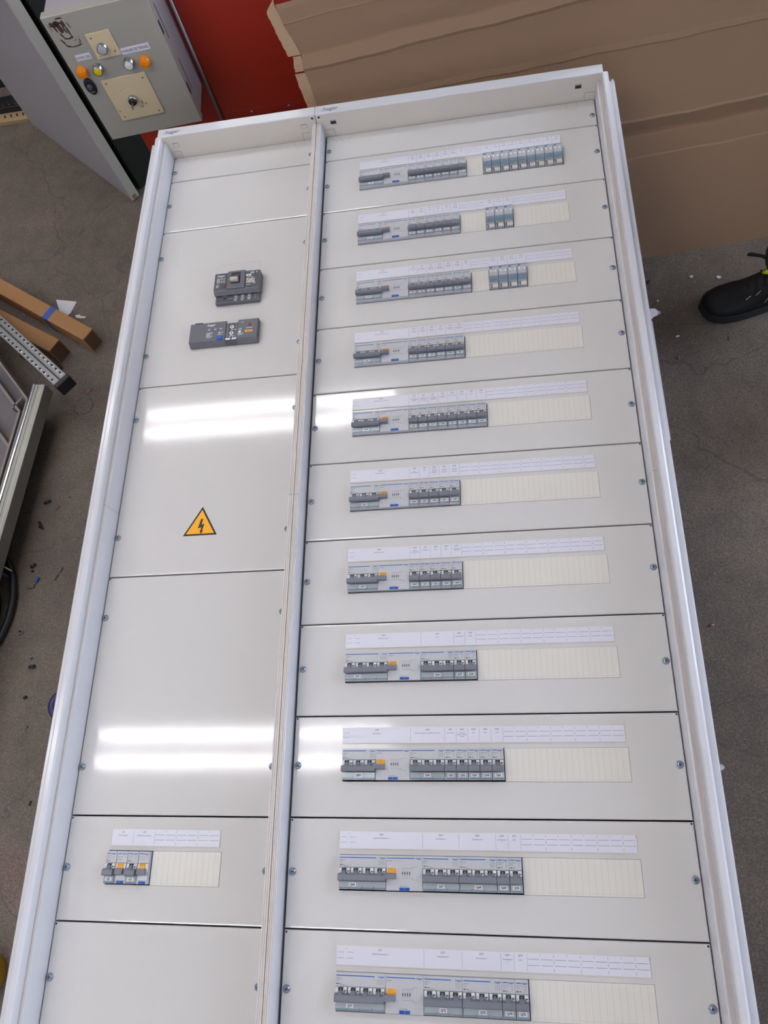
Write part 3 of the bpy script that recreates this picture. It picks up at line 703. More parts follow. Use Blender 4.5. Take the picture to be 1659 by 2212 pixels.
# ---- flattened cardboard box leaning to the wall
B0 = Vector((738.6, -2.2, FLOOR)); U = Vector((.99673, .0808, 0)); V = Vector((-.03542, .43694, .89879)); N = Vector((.07262, -.89586, .43837))
def cp(u, w, n=0): p = B0+U*u+V*w+N*n; return (p.x, p.y, p.z)
card = thing('cardboard_sheet', (900, 12, FLOOR), 'large creased brown cardboard sheet leaning on the red wall behind the cabinets', 'cardboard', local=False)
def sheet(rows, us, th, m, name, par):
    """rows: list of (w(u), n(u)); front surface grid over us, with back surface th behind"""
    b = MB(); nu = len(us); F = []; 
    for wf, nf in rows: F.append([cp(u, wf(u), nf(u)) for u in us])
    Bk = [[cp(u, wf(u), nf(u)-th) for u in us] for wf, nf in rows]
    vs = [p for r in F for p in r]+[p for r in Bk for p in r]; o = len(rows)*nu; fs = []
    for j in range(len(rows)-1):
        for i in range(nu-1):
            a = j*nu+i; fs.append((a, a+1, a+nu+1, a+nu)); fs.append((o+a, o+a+nu, o+a+nu+1, o+a+1))
    for i in range(nu-1):
        fs.append((i, o+i, o+i+1, i+1)); a = (len(rows)-1)*nu+i; fs.append((a, a+1, o+a+1, o+a))
    for j in range(len(rows)-1):
        a = j*nu; fs.append((a, a+nu, o+a+nu, o+a)); a = j*nu+nu-1; fs.append((a, o+a, o+a+nu, a+nu))
    b.add(vs, fs, m); return b.build(name, par)
wob = lambda u, k: 1.3*math.sin(u*.021+k)+.8*math.sin(u*.053+2*k)
# right part reaching the floor, then the folded crease band
def lw(base, k): return lambda u: base+wob(u, k)+max(u, -757)*.010
c0 = lambda v: (lambda u: v)
usr = [-92+i*26 for i in range(29)]
sheet([(c0(0), c0(0)), (lw(60, 0), c0(1)), (lw(250, 1), c0(3)), (lw(254, 1), c0(1.5)), (lw(298, 2), c0(2)), (lw(303, 2), c0(-6)), (lw(306, 2), c0(-5))], usr, 5, 'card', 'lower_panel', card)
ulow = lambda u: 300 if u > -95 else 428
usl = [-757, -750, -740, -725]+[-700+i*34 for i in range(18)]+[-92+i*26 for i in range(29)]
def edge_u(w):       # the left edge follows the torn crease
    P = [(480, -742), (502, -745), (546, -750), (575, -756), (603, -755), (663, -777), (720, -789)]
    for (a, x), (c, y) in zip(P, P[1:]):
        if w <= c: return x+(y-x)*max(0, (w-a)/(c-a))
    return P[-1][1]
def up(base, k, sl, n, wb=1.0):
    f = lambda u: max(ulow(u), base+wb*wob(u, k)+(u+757)*sl)
    return (f, c0(n))
UP = [up(301, 2, .0, -6), up(305, 2, .004, -6), up(331, 3, .004, 6), up(335, 3, .004, 0), up(347, 3, .004, 0), up(440, 1, .002, 1), up(484, 4, 0, 2), up(487, 4, 0, 3.5), up(500, 4, 0, 2), up(545, 1, 0, 2), up(568, 5, .03, 3), up(574, 5, .03, 7), up(602, 6, .022, -4), up(606, 6, .022, -4), up(636, 2, .01, 0), up(663, 3, .03, 3), up(666, 3, .03, 4.5), up(669, 3, .03, 3), up(694, 7, .018, 3), up(703, 7, .02, 0)]
_cp = cp
def cp(u, w, n=0):
    if u < -650 and w > 470: u = u+(edge_u(w)+757)*((-650-u)/107)
    return _cp(u, w, n)
sheet(UP, usl, 5, 'card', 'upper_panel', card)
cp = _cp
# torn side flap, lighter, turned a little away
def flap(pts, name):
    b = MB(); inn = [cp(u, w, 1) for u, w, _ in pts]; out = [cp(u2, w, -4+random.uniform(-1, 1)) for _, w, u2 in pts]
    inb = [cp(u, w, -5) for u, w, _ in pts]; oub = [cp(u2, w, -9) for _, w, u2 in pts]
    n = len(pts); vs = inn+out+inb+oub; fs = []
    for i in range(n-1): fs += [(n+i, i, i+1, n+i+1), (2*n+i, 3*n+i, 3*n+i+1, 2*n+i+1), (3*n+i, n+i, n+i+1, 3*n+i+1), (i, 2*n+i, 2*n+i+1, i+1)]
    fs += [(0, n, 3*n, 2*n), (n-1, 3*n-1, 4*n-1, 2*n-1)]
    b.add(vs, fs, 'cardlight'); b.build(name, card)
def rag(w0, w1, f_in, f_out, k=16):
    return [(f_in(w), w, f_out(w)+random.uniform(-1.2, 1.2)) for w in [w0+(w1-w0)*i/k for i in range(k+1)]]
ip = lambda a, b_, t_: a+(b_-a)*max(0, min(1, t_))
flap(rag(604, 712, lambda w: ip(-755, -788, (w-603)/100), lambda w: ip(-784, -809, (w-604)/88) if w < 692 else ip(-809, -788, (w-692)/20), 18), 'side_flap')
flap(rag(572, 602, lambda w: ip(-754, -756, (w-572)/30), lambda w: ip(-777, -775, (w-572)/30), 7), 'side_flap')
flap(rag(436, 568, lambda w: ip(-742, -755, (w-500)/70), lambda w: ip(-768, -779, (w-500)/66), 16), 'side_flap')

# ---- grey control box on the red wall
bx = thing('control_box', (-579, 237.3, -55.8), 'old grey metal control box with buttons and key switch on the red wall', 'control box', rotz=math.atan2(.08256, .99659), local=True)
R90 = Matrix(((1, 0, 0, 0), (0, 0, 1, 0), (0, -1, 0, 0), (0, 0, 0, 1)))  # (u, w, out) -> local x=u, z=w, y=-out
FR = Matrix(((1, 0, 0, 0), (0, 0, -1, 0), (0, 1, 0, 0), (0, 0, 0, 1)))
b = MB().box(4, 237, 26, 136, 4, 311, 'boxside', 2)
for zz in (60, 190): b.box(236.8, 237.6, 40, 42, zz, zz+80, 'gap')
b.box(236.9, 237.4, 70, 71, 8, 300, 'seamline')
b.build('housing', bx)
rng = random.Random(4)
b = MB().box(0, 240, 0, 22, 0, 315, 'boxgrey', 2.2)
b.box(239.6, 240.3, 6, 16, 70, 100, 'gap').box(239.6, 240.3, 6, 16, 220, 250, 'gap')
DOOR = b
fr = lambda: MB()
# worn paint: irregular patches
b = fr()
def blob(cx, cy, rx, ry, ang, n=11, jag=.35):
    pts = []
    for k in range(n):
        a = 2*math.pi*k/n; r = 1+rng.uniform(-jag, jag)
        x = rx*r*math.cos(a); y = ry*r*math.sin(a)
        pts.append((cx+x*math.cos(ang)-y*math.sin(ang), cy+x*math.sin(ang)+y*math.cos(ang), .15))
    b.add(pts, [tuple(range(n))], 'rust')
for cx, cy, rx, ry, an in ((26, 298, 13, 6, .1), (31, 289, 5, 16, .15), (41, 294, 4, 8, .1), (20, 289, 2, 12, .2), (39, 283, 2, 11, .1), (45, 278, 2.4, 14, .1), (38, 307, 10, 2, 0), (52, 290, 1, 8, .2), (27, 270, 2, 9, .3), (34, 262, 10, 1.8, -.1), (44, 263, 7, 2, .1), (22, 256, 2, 10, .35), (28, 246, 6, 2.2, -.4), (40, 243, 6, 1.4, .1), (52, 244, 7, 1.5, .3), (58, 254, 1.2, 4, 0), (10, 292, .8, 8, .3), (50, 256, 3, .8, .2), (56, 250, 1.6, 1.6, 0), (60, 262, 1.4, .8, 0), (14, 300, 3, 2, .2)):
    blob(cx, cy, rx, ry, an)
b.line((18, 205), (36, 166), .5, .15, 'print')
b.xf(FR)
DOOR.add(b.v, b.f, 'rust'); DOOR.build('door', bx)
# ivory plates
def ivory(pts_, holes, name, dirt=()):
    x0_, x1_, y0_, y1_ = pts_
    b = fr().box(x0_, x1_, y0_, y1_, 0, 4, 'ivory', 1.2)
    for hx, hy in holes: b.lathe(hx, hy, [(2.4, 4.1), (1.6, 4.05)], 'ivorydirt', 10); b.lathe(hx, hy, [(1.3, 4.15), (.2, 4.16)], 'gap', 8)
    for dx, dy, rx, ry in dirt:
        n = 10; b.add([(dx+rx*(1+rng.uniform(-.4, .4))*math.cos(2*math.pi*k/n), dy+ry*(1+rng.uniform(-.4, .4))*math.sin(2*math.pi*k/n), 4.12) for k in range(n)], [tuple(range(n))], 'ivorydirt')
    b.xf(FR).build(name, bx)
ivory((75, 132, 205, 264), ((85, 254), (122, 216)), 'ivory_plate', ((85, 211, 3, 1),))
ivory((53, 162, 47, 156), ((63, 147), (152, 143), (63, 57), (152, 55)), 'ivory_plate', ((122, 84, 2.6, 7), (130, 80, 3, 2.4), (118, 74, 3.4, 2), (98, 128, 3, .8), (88, 124, 2, .8), (60, 74, 2, 3)))
def button(u, w, ring, cap, name, label, r=12, h=14, par=None):
    pr = fr().lathe(u, w, [(r+1, 0), (r+1, 3), (r, 4), (r, h), (r-1.4, h+.8), (r-2.4, h-.2)], ring, 24).xf(FR).build(name, bx)
    pr['label'] = label
    fr().lathe(u, w, [(r-2.2, h-1), (r-2.2, h+.6), (r-4, h+1.4), (1, h+1.6)], cap, 24).xf(FR).build('cap', pr)
M['whitecap'] = mat('white_cap', (220, 218, 212), .4)
button(99, 229, 'chrome', 'side', 'push_button', 'chrome push button with grey cap', 12, 13)
button(25, 186, 'amber', 'amber', 'indicator_lamp', 'round orange lamp under the short label', 12, 11)
button(64, 185, 'chrome', 'yellowcap', 'push_button', 'chrome ring button with yellow cap', 11.5, 14)
button(139, 183, 'chrome', 'whitecap', 'push_button', 'chrome ring button with white cap', 11.5, 14)
button(175, 178, 'amber', 'amber', 'indicator_lamp', 'round orange lamp under the long label', 12, 11)
def lbl(x0_, x1_, y0_, y1_, t_, nm):
    b = fr().box(x0_, x1_, y0_, y1_, 0, .6, 'paper'); b.text(t_, (x0_+x1_)/2, y0_+(y1_-y0_)*.24, .75, (y1_-y0_)*.66, 'black', 'c', bold=.0, maxw=(x1_-x0_)*.94)
    b.xf(FR).build(nm, bx)
lbl(28, 63, 209.5, 223.5, 'HORS-GEL', 'text_label'); lbl(133, 200, 202, 216.5, 'HORAIRE DE TRAVAIL', 'text_label')
# oval rotary lock
b = fr().lathe(24, 148, [(12.6, 0), (12.6, 3), (11, 5.5), (9, 5.5)], 'black', 28, sx=1, sy=1.65).lathe(24, 150, [(6, 5.4), (6, 9), (4, 9.6)], 'darkgrey2', 18)
b.box(22.6, 25.4, 144, 154, 9.4, 12, 'zinc', .4); b.text('VERROU', 24, 135, 5.7, 3, 'whiteprint', 'c')
b.xf(FR).build('rotary_lock', bx, label='black oval lock')
b = fr().lathe(105, 98, [(11, 4), (11, 12), (9.6, 14), (9, 14)], 'chrome', 24).lathe(105, 98, [(9.2, 13.6), (9.2, 17), (7, 19)], 'blackm', 20)
k_ = b.xf(FR).build('key_switch', bx)
b = fr().box(104, 105.6, 92, 100, 18, 36, 'zinc', .3).lathe(104.8, 96, [(2, 18), (1.6, 20)], 'zinc', 10); b.xf(FR).build('key', k_)

# thin grey rod standing at the wall
b = MB().tube([(-341, 384, FLOOR), (-341, 384, 262)], 4.5, 'galv', 10)
tag(b.build('conduit', origin=(-341, 384, FLOOR)), 'thin grey vertical conduit on the red wall, right of the control box', 'conduit')

# ---- tall dark cabinet with its open door
tc_ = thing('metal_locker', (-743.5, 427.7, FLOOR), 'tall dark metal locker with open pale grey door, left of the control box', 'cabinet', rotz=math.atan2(.69067, -.72317), local=True)
# local x runs along the door away from the tip, local y (after rotation) points to the camera's left
b = MB().box(5, 594, -24, -2, 4, 1900, 'doorpaint', 2); b.prism([(0, -26), (6, -26), (6, -1), (0, -4)], 'z', 3, 1900, 'dooredge'); b.box(0, 594, -31, -24, 3, 1900, 'dooredge', 2)
b.box(-.6, .2, -22, -8, 3, 20, 'card')
b.build('door', tc_)
MB().box(20, 600, -330, -50, 0, 1950, 'darkgreen', 3).build('housing', tc_)  # dark body, also placed to stand in for deep shade on the floor

# ---- slotted steel upright lying far left behind the door
b = MB(); b.box(-1700, -1188, 862, 905, FLOOR, FLOOR+14, 'ivorydirt', 1).box(-1700, -1192, 905, 965, FLOOR, FLOOR+34, 'blackm', 2)
for k in range(16):
    x = -1212-k*23
    b.prism([(x-6, 895), (x+1, 895), (x+7, 880), (x+1, 880)], 'z', FLOOR+13.9, FLOOR+14.3, 'gap')
    b.prism([(x-10, 930), (x-6, 930), (x+5, 944), (x+1, 944)], 'z', FLOOR+33.9, FLOOR+35, 'chrome'); b.prism([(x-4, 930), (x-1, 930), (x+9, 944), (x+6, 944)], 'z', FLOOR+33.9, FLOOR+34.8, 'chrome'); b.prism([(x-6, 922), (x-3, 922), (x+6, 912), (x+4, 912)], 'z', FLOOR+33.9, FLOOR+34.8, 'zinc')
tag(b.build('slotted_rail', origin=(-1450, 900, FLOOR)), 'dark slotted rail with shiny slots on a pale strip, behind the grey door', 'rail')
b = MB().box(-2300, -1240, 1060, 1400, FLOOR, 60, 'darkgreen', 3)
tag(b.build('storage_cabinet', origin=(-1770, 1230, FLOOR)), 'dark cabinet behind the slotted rail at far upper left', 'cabinet')

# ---- long cartons on the floor at left
def beam(name, p0, p1, h, wdt, m, label, cat, extra=None):
    d = Vector((p1[0]-p0[0], p1[1]-p0[1])); L_ = d.length; a = math.atan2(d.y, d.x)
    t_ = thing(name, (p0[0], p0[1], FLOOR), label, cat, rotz=a, local=True)
    MB().box(-L_*0, L_, -wdt/2, wdt/2, p0[2], h, m, 1.5).build('carton_body', t_)
    if extra: extra(t_, L_, wdt, h)
    return t_
def tape_(t_, L_, w_, h_):
    MB().box(L_-172, L_-150, -w_/2-.8, w_/2+.8, 1, h_+.8, 'tape', .4).build('tape_band', t_)
    MB().box(L_-.3, L_+.5, -w_/2+3, w_/2-3, 3, h_-4, 'carddark').build('dark_panel', t_)  # darker brown panel laid on the end face
beam('long_carton', (-1560, 410, 0), (-769, -108, 0), 60, 42, 'cardbox', 'long narrow brown carton with a blue tape band on the floor at left', 'carton', tape_)
def open_(t_, L_, w_, h_):
    MB().box(L_-.3, L_+.5, -w_/2+2, w_/2-2, 2, h_-3, 'carddark').box(40, L_-3, -w_/2-.6, -w_/2+.3, 4, h_-10, 'carddark').build('dark_panel', t_)  # darker brown panels laid on the end and along one side
beam('short_carton', (-1400, 190, 0), (-866, -134, 0), 60, 44, 'cardbox', 'shorter brown carton between the taped carton and the steel rail', 'carton', open_)
b = MB().tube([(-1000, -116, FLOOR+11), (-905, -163, FLOOR+11), (-872, -180, FLOOR+11)], 12, 'carddark', 8)
tag(b.build('wood_stick', origin=(-905, -163, FLOOR)), 'short dark brown wooden stick by the end of the shorter carton', 'stick')
# ---- perforated steel rail with black end cap, resting on the cart
ZR = -280
d = Vector((-978+754, -97+300)); ang = math.atan2(-203, 224)
t = thing('perforated_rail', (-753, -318, ZR-36), 'perforated galvanised steel rail with black end cap lying across the cart', 'rail', rotz=math.atan2(203, -224), local=True)
b = MB(); Wd = 42
b.box(8, 900, -Wd/2, Wd/2, 0, 34, 'galv', 1.5).box(8, 900, -1.8, 1.8, 33, 34.6, 'gap').box(8, 900, 3.2, 4, 33.8, 34.6, 'alu2').box(8, 900, -4.5, -3.6, 33.8, 34.8, 'alu2')
for k in range(30):
    for s_ in (-13.5, 13.5):
        x = 26+k*19; b.lathe(x, s_, [(3.1, 34.15), (.3, 34.2)], 'gap', 8, sx=1.5); b.lathe(x-5.2, s_+.3, [(2.0, 34.2), (.3, 34.5)], 'chrome', 8)
b.build('rail', t)
MB().box(-6, 9, -Wd/2-2, Wd/2+2, -3, 36, 'blackm', 3).build('end_cap', t)
# ---- cart: aluminium profile frame with grey plastic crate
zc = -330
cart = thing('workshop_cart', (-1010, -560, FLOOR), 'low cart with aluminium profile frame at the left edge', 'cart', rotz=math.atan2(499, 36)-math.pi/2, local=True)
# local frame: y along the profile; edge line passes (-822,-278) .. (-858,-777) at z -330
b = MB(); x1 = 153; 
b.box(x1-30, x1, -700, 284, 60, 100, 'alu', 1.5).box(x1-20, x1-18, -700, 284, 99.6, 100.4, 'alu2').box(x1-10, x1-9, -700, 284, 99.6, 100.4, 'whitecap').box(x1-34, x1-29, -700, 284, 90, 103, 'chrome', .5)
b.build('side_profile', cart)
MB().box(-520, x1-30, 60, 100, 30, 57.5, 'alu', 1.5).build('cross_profile', cart)
MB().box(-520, x1-30, -700, -660, 30, 57.5, 'alu', 1.5).build('cross_profile', cart)
for lx, ly in ((x1-90, 120), (x1-90, -650), (-480, 120), (-480, -650)):
    MB().prism([(ly-28, 28), (ly-20, 8), (ly, 0), (ly+20, 8), (ly+28, 28), (ly+20, 48), (ly, 55), (ly-20, 48)], 'x', lx-12, lx+12, 'blackm').build('wheel', cart)
cr = thing('plastic_crate', (-1010, -560, FLOOR+58), 'grey ribbed plastic crate lying on the cart at the left edge', 'crate', rotz=math.atan2(499, 36)-math.pi/2, local=True)
X1 = 116; b = MB()
def wall(p, q, t, z0, z1, m_='crate'):
    d = Vector((q[0]-p[0], q[1]-p[1])).normalized(); n = Vector((-d.y, d.x))*t/2
    b.prism([(p[0]-n.x, p[1]-n.y), (q[0]-n.x, q[1]-n.y), (q[0]+n.x, q[1]+n.y), (p[0]+n.x, p[1]+n.y)], 'z', z0, z1, m_)
OUT = [(X1, -650), (X1, 236), (X1-300, 536), (X1-620, 536), (X1-620, -650)]
b.prism(OUT, 'z', 0, 6, 'crate2')
for p, q in zip(OUT, OUT[1:]+OUT[:1]): wall(p, q, 5, 0, 46)
INN = [(X1-20, -632), (X1-20, 204), (X1-312, 496), (X1-600, 496), (X1-600, -632)]
for p, q in zip(INN, INN[1:]+INN[:1]): wall(p, q, 7, 0, 38)
for yk in (100, -60, -220, -380): wall((X1-22, yk), (X1-330, yk+308), 7, 3, 32)
wall((X1-45, 214), (X1-25, 246), 5, 0, 38)
b.build('tray', cr)

# ---- cables, scraps on the floor
def arc(cx, cy, r, a0, a1, z, n=28, ry=None):
    ry = ry or r; return [(cx+r*math.cos(math.radians(a0+(a1-a0)*k/n)), cy+ry*math.sin(math.radians(a0+(a1-a0)*k/n)), z) for k in range(n+1)]
b = MB().tube(arc(-990, -872, 122, 100, -75, FLOOR+10, ry=165), 9, 'blackm', 12)
tag(b.build('power_cable', origin=(-868, -872, FLOOR)), 'thick black cable loop on the floor, outer of two at left edge', 'cable', 'black cable loops at the left edge')
b = MB().tube(arc(-1010, -892, 105, 100, -75, FLOOR+10, ry=112), 9, 'blackm', 12)
tag(b.build('power_cable', origin=(-905, -892, FLOOR)), 'thick black cable loop on the floor, inner of two at left edge', 'cable', 'black cable loops at the left edge')
M['ochre'] = mat('ochre_plastic', (168, 122, 20), .5); M['cream'] = mat('cream_wire', (150, 140, 108), .5); M['bluewire'] = mat('blue_wire', (40, 86, 150), .5); M['greywire'] = mat('grey_wire', (96, 98, 98), .5); M['darkpurple'] = mat('dark_purple_plastic', (48, 36, 88), .4); M['copper'] = mat('copper_bits', (170, 120, 90), .4, metal=.4)
b = MB().tube([(-905, -778, FLOOR+60), (-878, -781, FLOOR+52), (-862, -790, FLOOR+44)], 2.0, 'cream', 8); b.tube([(-905, -783, FLOOR+50), (-880, -800, FLOOR+30)], 3, 'darkpurple', 8)
tag(b.build('cream_wire', origin=(-870, -790, FLOOR)), 'short cream wire end sticking out above the black cables', 'wire')
def scrap(x, y, ln, a, r, m_, label, bend=0):
    a = math.radians(a); dx, dy = math.cos(a)*ln/2, math.sin(a)*ln/2
    b = MB().tube([(x-dx, y-dy, FLOOR+r), (x-bend*math.sin(a)*.5, y+bend*math.cos(a)*.5, FLOOR+r), (x+dx, y+dy, FLOOR+r)], r, m_, 8)
    tag(b.build('wire_scrap', origin=(x, y, FLOOR)), label, 'wire scrap', 'cut wire scraps on the concrete floor')
for a in ((-831, -589, 16, 20, 4, 'blackm', 'short black sleeve scrap, uppermost black one left of the cabinets'),
          (-840, -650, 13, -50, 3, 'blackm', 'black sleeve scrap, upper of a touching pair left of the cabinets'),
          (-836, -660, 14, -25, 2.6, 'blackm', 'brownish black sleeve scrap, lower of a touching pair left of the cabinets'),
          (-836, -764, 14, 35, 4, 'blackm', 'black sleeve scrap just right of the cart end'),
          (-836, -778, 5, 0, 2.6, 'blackm', 'tiny round black scrap under the sleeve by the cart'),
          (-800, -606, 12, 50, 2, 'greywire', 'thin grey wire scrap right of the uppermost black sleeve'),
          (-758, -778, 16, 60, 2, 'greywire', 'thin grey wire scrap, upper of a pair near the narrow cabinet'),
          (-768, -797, 16, 60, 2.6, 'greywire', 'dark grey wire scrap, lower of a pair near the narrow cabinet'),
          (-818, -803, 14, 65, 4, 'bluewire', 'bright blue wire scrap on the floor left of the cabinets'),
          (-831, -820, 18, 12, 3, 'greywire', 'grey wire scrap touching the bright blue one'),
          (-826, -810, 11, -20, 2, 'copper', 'bare copper scrap beside the bright blue one'),
          (-833, -937, 13, 30, 2, 'greywire', 'grey blue wire scrap right of the black cable loops'),
          (-838, -932, 6, 0, 2, 'blackm', 'tiny black scrap beside the grey blue wire scrap'),
          (-785, -1020, 14, 10, 4, 'blackm', 'black sleeve scrap below the cable loops, largest there'),
          (-792, -1000, 6, 10, 1.6, 'blackm', 'tiny black scrap above the lowest large black sleeve'),
          (-789, -1092, 7, 30, 3.4, 'blackm', 'small dark rounded crumb below the lowest black sleeve'),
          (-772, -1160, 6, 30, 2.4, 'greywire', 'small grey crumb near the dark purple roll'),
          (-728, -1324, 10, 70, 2, 'blackm', 'thin dark scrap beside the lower part of the narrow cabinet'),
          (-774, -578, 9, 0, 2, 'greywire', 'grey scrap close to the narrow cabinet, level with uppermost sleeve'),
          (-842, -205, 16, 30, 2, 'greywire', 'grey purple wire scrap just above the rail end cap'),
          (-842, -262, 12, -70, 1.8, 'copper', 'thin brown scrap just below the rail end cap'),
          (-771, -255, 20, 40, 1.8, 'copper', 'thin tan scrap right of the rail end cap'),
          (731, -72, 12, 65, 2, 'blackm', 'dark sleeve scrap at the cardboard foot, left of a pair'),
          (742, -80, 11, 55, 2, 'blackm', 'dark sleeve scrap at the cardboard foot, right of a pair'),
          (895, -150, 14, -20, 1.2, 'greywire', 'thin curved grey scrap above the black shoe'),
          (905, -270, 10, 80, 1, 'greywire', 'thin dark scrap just below the black shoe'),
          (783, -312, 8, 60, 1.8, 'greywire', 'small grey blue scrap below and left of the shoe'),
          (760, -970, 9, 10, 2.2, 'copper', 'small yellow brown scrap right of the wide cabinet')):
    scrap(*a)
def chip(x, y, r, label, m_='paperw', nm='paper_chip'):
    rr = random.Random(int(x*7+y)); n = 9
    b = MB().prism([(x+r*(1+rr.uniform(-.3, .3))*math.cos(2*math.pi*k/n), y+r*.8*(1+rr.uniform(-.3, .3))*math.sin(2*math.pi*k/n)) for k in range(n)], 'z', FLOOR, FLOOR+1.2, m_)
    tag(b.build(nm, origin=(x, y, FLOOR)), label, 'debris', 'pale chips on the floor right of the cabinets')
chip(754, -176, 6.5, 'pale chip on the floor beside the white flap, largest of them'); chip(846, -76, 4, 'pale chip on the floor under the cardboard, left of two'); chip(910, -86, 5.5, 'pale chip on the floor under the cardboard, right of two'); chip(790, -250, 4, 'pale chip on the floor below and left of the shoe')
chip(757, -140, 3, 'tiny pale chip above the largest one'); chip(735, -1250, 7, 'pale leaf-like chip beside the lower right of the wide cabinet')
# papers near the taped carton
b = MB().add([(-938, 78, FLOOR+.8), (-905, 4, FLOOR+.8), (-880, 22, FLOOR+.8), (-868, 62, FLOOR+.8)], [(0, 1, 2, 3)], 'paperw').add([(-938, 78, FLOOR+.1), (-905, 4, FLOOR+.1), (-880, 22, FLOOR+.1), (-868, 62, FLOOR+.1)], [(3, 2, 1, 0)], 'paperw')
tag(b.build('paper_sheet', origin=(-900, 45, FLOOR)), 'folded white paper on the floor behind the blue taped carton', 'paper')
b = MB().prism([(-862, 10), (-850, 12), (-842, 5), (-826, 2), (-828, -4), (-846, -2), (-858, 2)], 'z', FLOOR, FLOOR+3, 'paperw')
tag(b.build('paper_scrap', origin=(-845, 4, FLOOR)), 'small torn white paper scrap beside the blue taped carton', 'paper')
# ring stain: dried circular mark, flat on the floor
M['stain'] = mat('ring_stain', (82, 68, 58), .8, var=.2, vscale=40, alpha=.35)
b = MB(); rr = random.Random(3); n = 30
for k in range(n):
    if k in (6, 7, 13, 21): continue
    a0, a1 = 2*math.pi*k/n, 2*math.pi*(k+1)/n; r1 = 26+rr.uniform(-1, 1); r2 = 29.5+rr.uniform(-1, 1.5)
    b.add([(-781+r*math.cos(a), -302+r*.95*math.sin(a), FLOOR+.3) for r, a in ((r1, a0), (r2, a0), (r2, a1), (r1, a1))], [(0, 1, 2, 3)], 'stain')
b.build('trim_1', origin=(-781, -302, FLOOR))['kind'] = 'structure'
# roll under the cabinet edge, yellow item at the lower left
b = MB().lathe(-684, -1112, [(34, FLOOR), (34, FLOOR+16), (32, FLOOR+18), (20, FLOOR+18), (18, FLOOR+14)], 'darkpurple', 30)
tag(b.build('tape_roll', origin=(-690, -1112, FLOOR)), 'dark purple roll peeking out from under the left side of the cabinets', 'roll')
b = MB().lathe(-752, -1650, [(38, FLOOR), (42, FLOOR+20), (38, FLOOR+40), (20, FLOOR+44)], 'ochre', 24)
tag(b.build('yellow_spool', origin=(-735, -1630, FLOOR)), 'round ochre yellow spool on the floor at the lower left corner', 'spool')
# white film sheets hanging beside the right side
fm = thing('protective_film', (640, -560, FLOOR), 'white protective sheet standing along the right side of the wide cabinet', 'sheet')
MB().box(640, 646.5, -725, -470, FLOOR, -47, 'whitefilm', .6).build('front_sheet', fm)
MB().box(640, 641.4, -470, -372, FLOOR, -52, 'whitefilm').box(644, 645.2, -468, -366, FLOOR, -56, 'whitefilm').build('rear_sheet', fm)
MB().prism([(646, -436), (650, -430), (659, -431), (664, -438), (662, -446), (654, -449), (649, -455), (646, -455)], 'z', -66, -64, 'whitefilm').build('flap', fm)

# ================================================================== THE PERSON (only one shoe and the trouser hem are in the picture)
person = thing('person', (1040, -290, FLOOR), 'person in dark work trousers and black safety shoes standing at right edge', 'person', local=True)
def skin_body(name, joints, edges, root_i, mats_, par, sub=2):
    me = bpy.data.meshes.new(name); bm = bmesh.new(); lay = bm.verts.layers.skin.verify(); vs = []
    for (p, r) in joints:
        v = bm.verts.new((p[0]*S, p[1]*S, p[2]*S)); rr_ = r if isinstance(r, tuple) else (r, r); v[lay].radius = (rr_[0]*S, rr_[1]*S); vs.append(v)
    for a, c in edges: bm.edges.new((vs[a], vs[c]))
    vs[root_i][lay].use_root = True
    bm.to_mesh(me); bm.free(); me.materials.append(M[mats_])
    o = bpy.data.objects.new(name, me); COL.objects.link(o); o.parent = par
    sk = o.modifiers.new('skin', 'SKIN'); sk.use_smooth_shade = True
    sb = o.modifiers.new('sub', 'SUBSURF'); sb.levels = sub; sb.render_levels = sub
    return o
# body frame: person faces -x; local y right/left; z up. Feet: A at y=+130 (in the picture), B at y=-150
J = [((0, 0, 960), (80, 80)), ((-4, 0, 1080), (80, 80)), ((0, 0, 1220), (85, 85)), ((5, 0, 1370), (85, 85)), ((0, 0, 1440), (62, 62)), ((-8, 0, 1485), (60, 60)), ((-22, 0, 1545), (84, 84)), ((-22, 0, 1620), (104, 96)), ((-12, 0, 1680), (80, 74)),
     ((5, 160, 1385), (46, 46)), ((10, 235, 1130), (38, 38)), ((-120, 225, 930), (28, 26)), ((-170, 220, 870), (26, 14)),
     ((5, -160, 1385), (46, 46)), ((10, -235, 1130), (38, 38)), ((-120, -225, 930), (28, 26)), ((-170, -220, 870), (26, 14)),
     ((10, 80, 880), (62, 62)), ((50, 118, 500), (55, 55)), ((-18, 122, 120), (36, 36)), ((15, -80, 880), (62, 62)), ((90, -118, 500), (55, 55)), ((190, -145, 120), (36, 36))]
ED = [(0, 1), (1, 2), (2, 3), (3, 4), (4, 5), (5, 6), (6, 7), (7, 8), (3, 9), (9, 10), (10, 11), (11, 12), (3, 13), (13, 14), (14, 15), (15, 16), (0, 17), (17, 18), (18, 19), (0, 20), (20, 21), (21, 22)]
for side in (1, -1):
    wrist = 12 if side == 1 else 16
    for k, (dy, ln) in enumerate(((-26, 62), (-9, 74), (9, 70), (24, 56))):
        b0 = len(J); J += [((-205, side*220+dy, 838), 9), ((-215-ln*.25, side*220+dy, 838-ln*.55), 8.5), ((-205-ln*.05, side*220+dy*.9, 838-ln), 7.5)]
        ED += [(wrist, b0), (b0, b0+1), (b0+1, b0+2)]
    b0 = len(J); J += [((-185, side*220-side*42, 850), 10), ((-215, side*220-side*52, 815), 8)]; ED += [(wrist, b0), (b0, b0+1)]
skin_body('body', J, ED, 0, 'skin', person, 1)
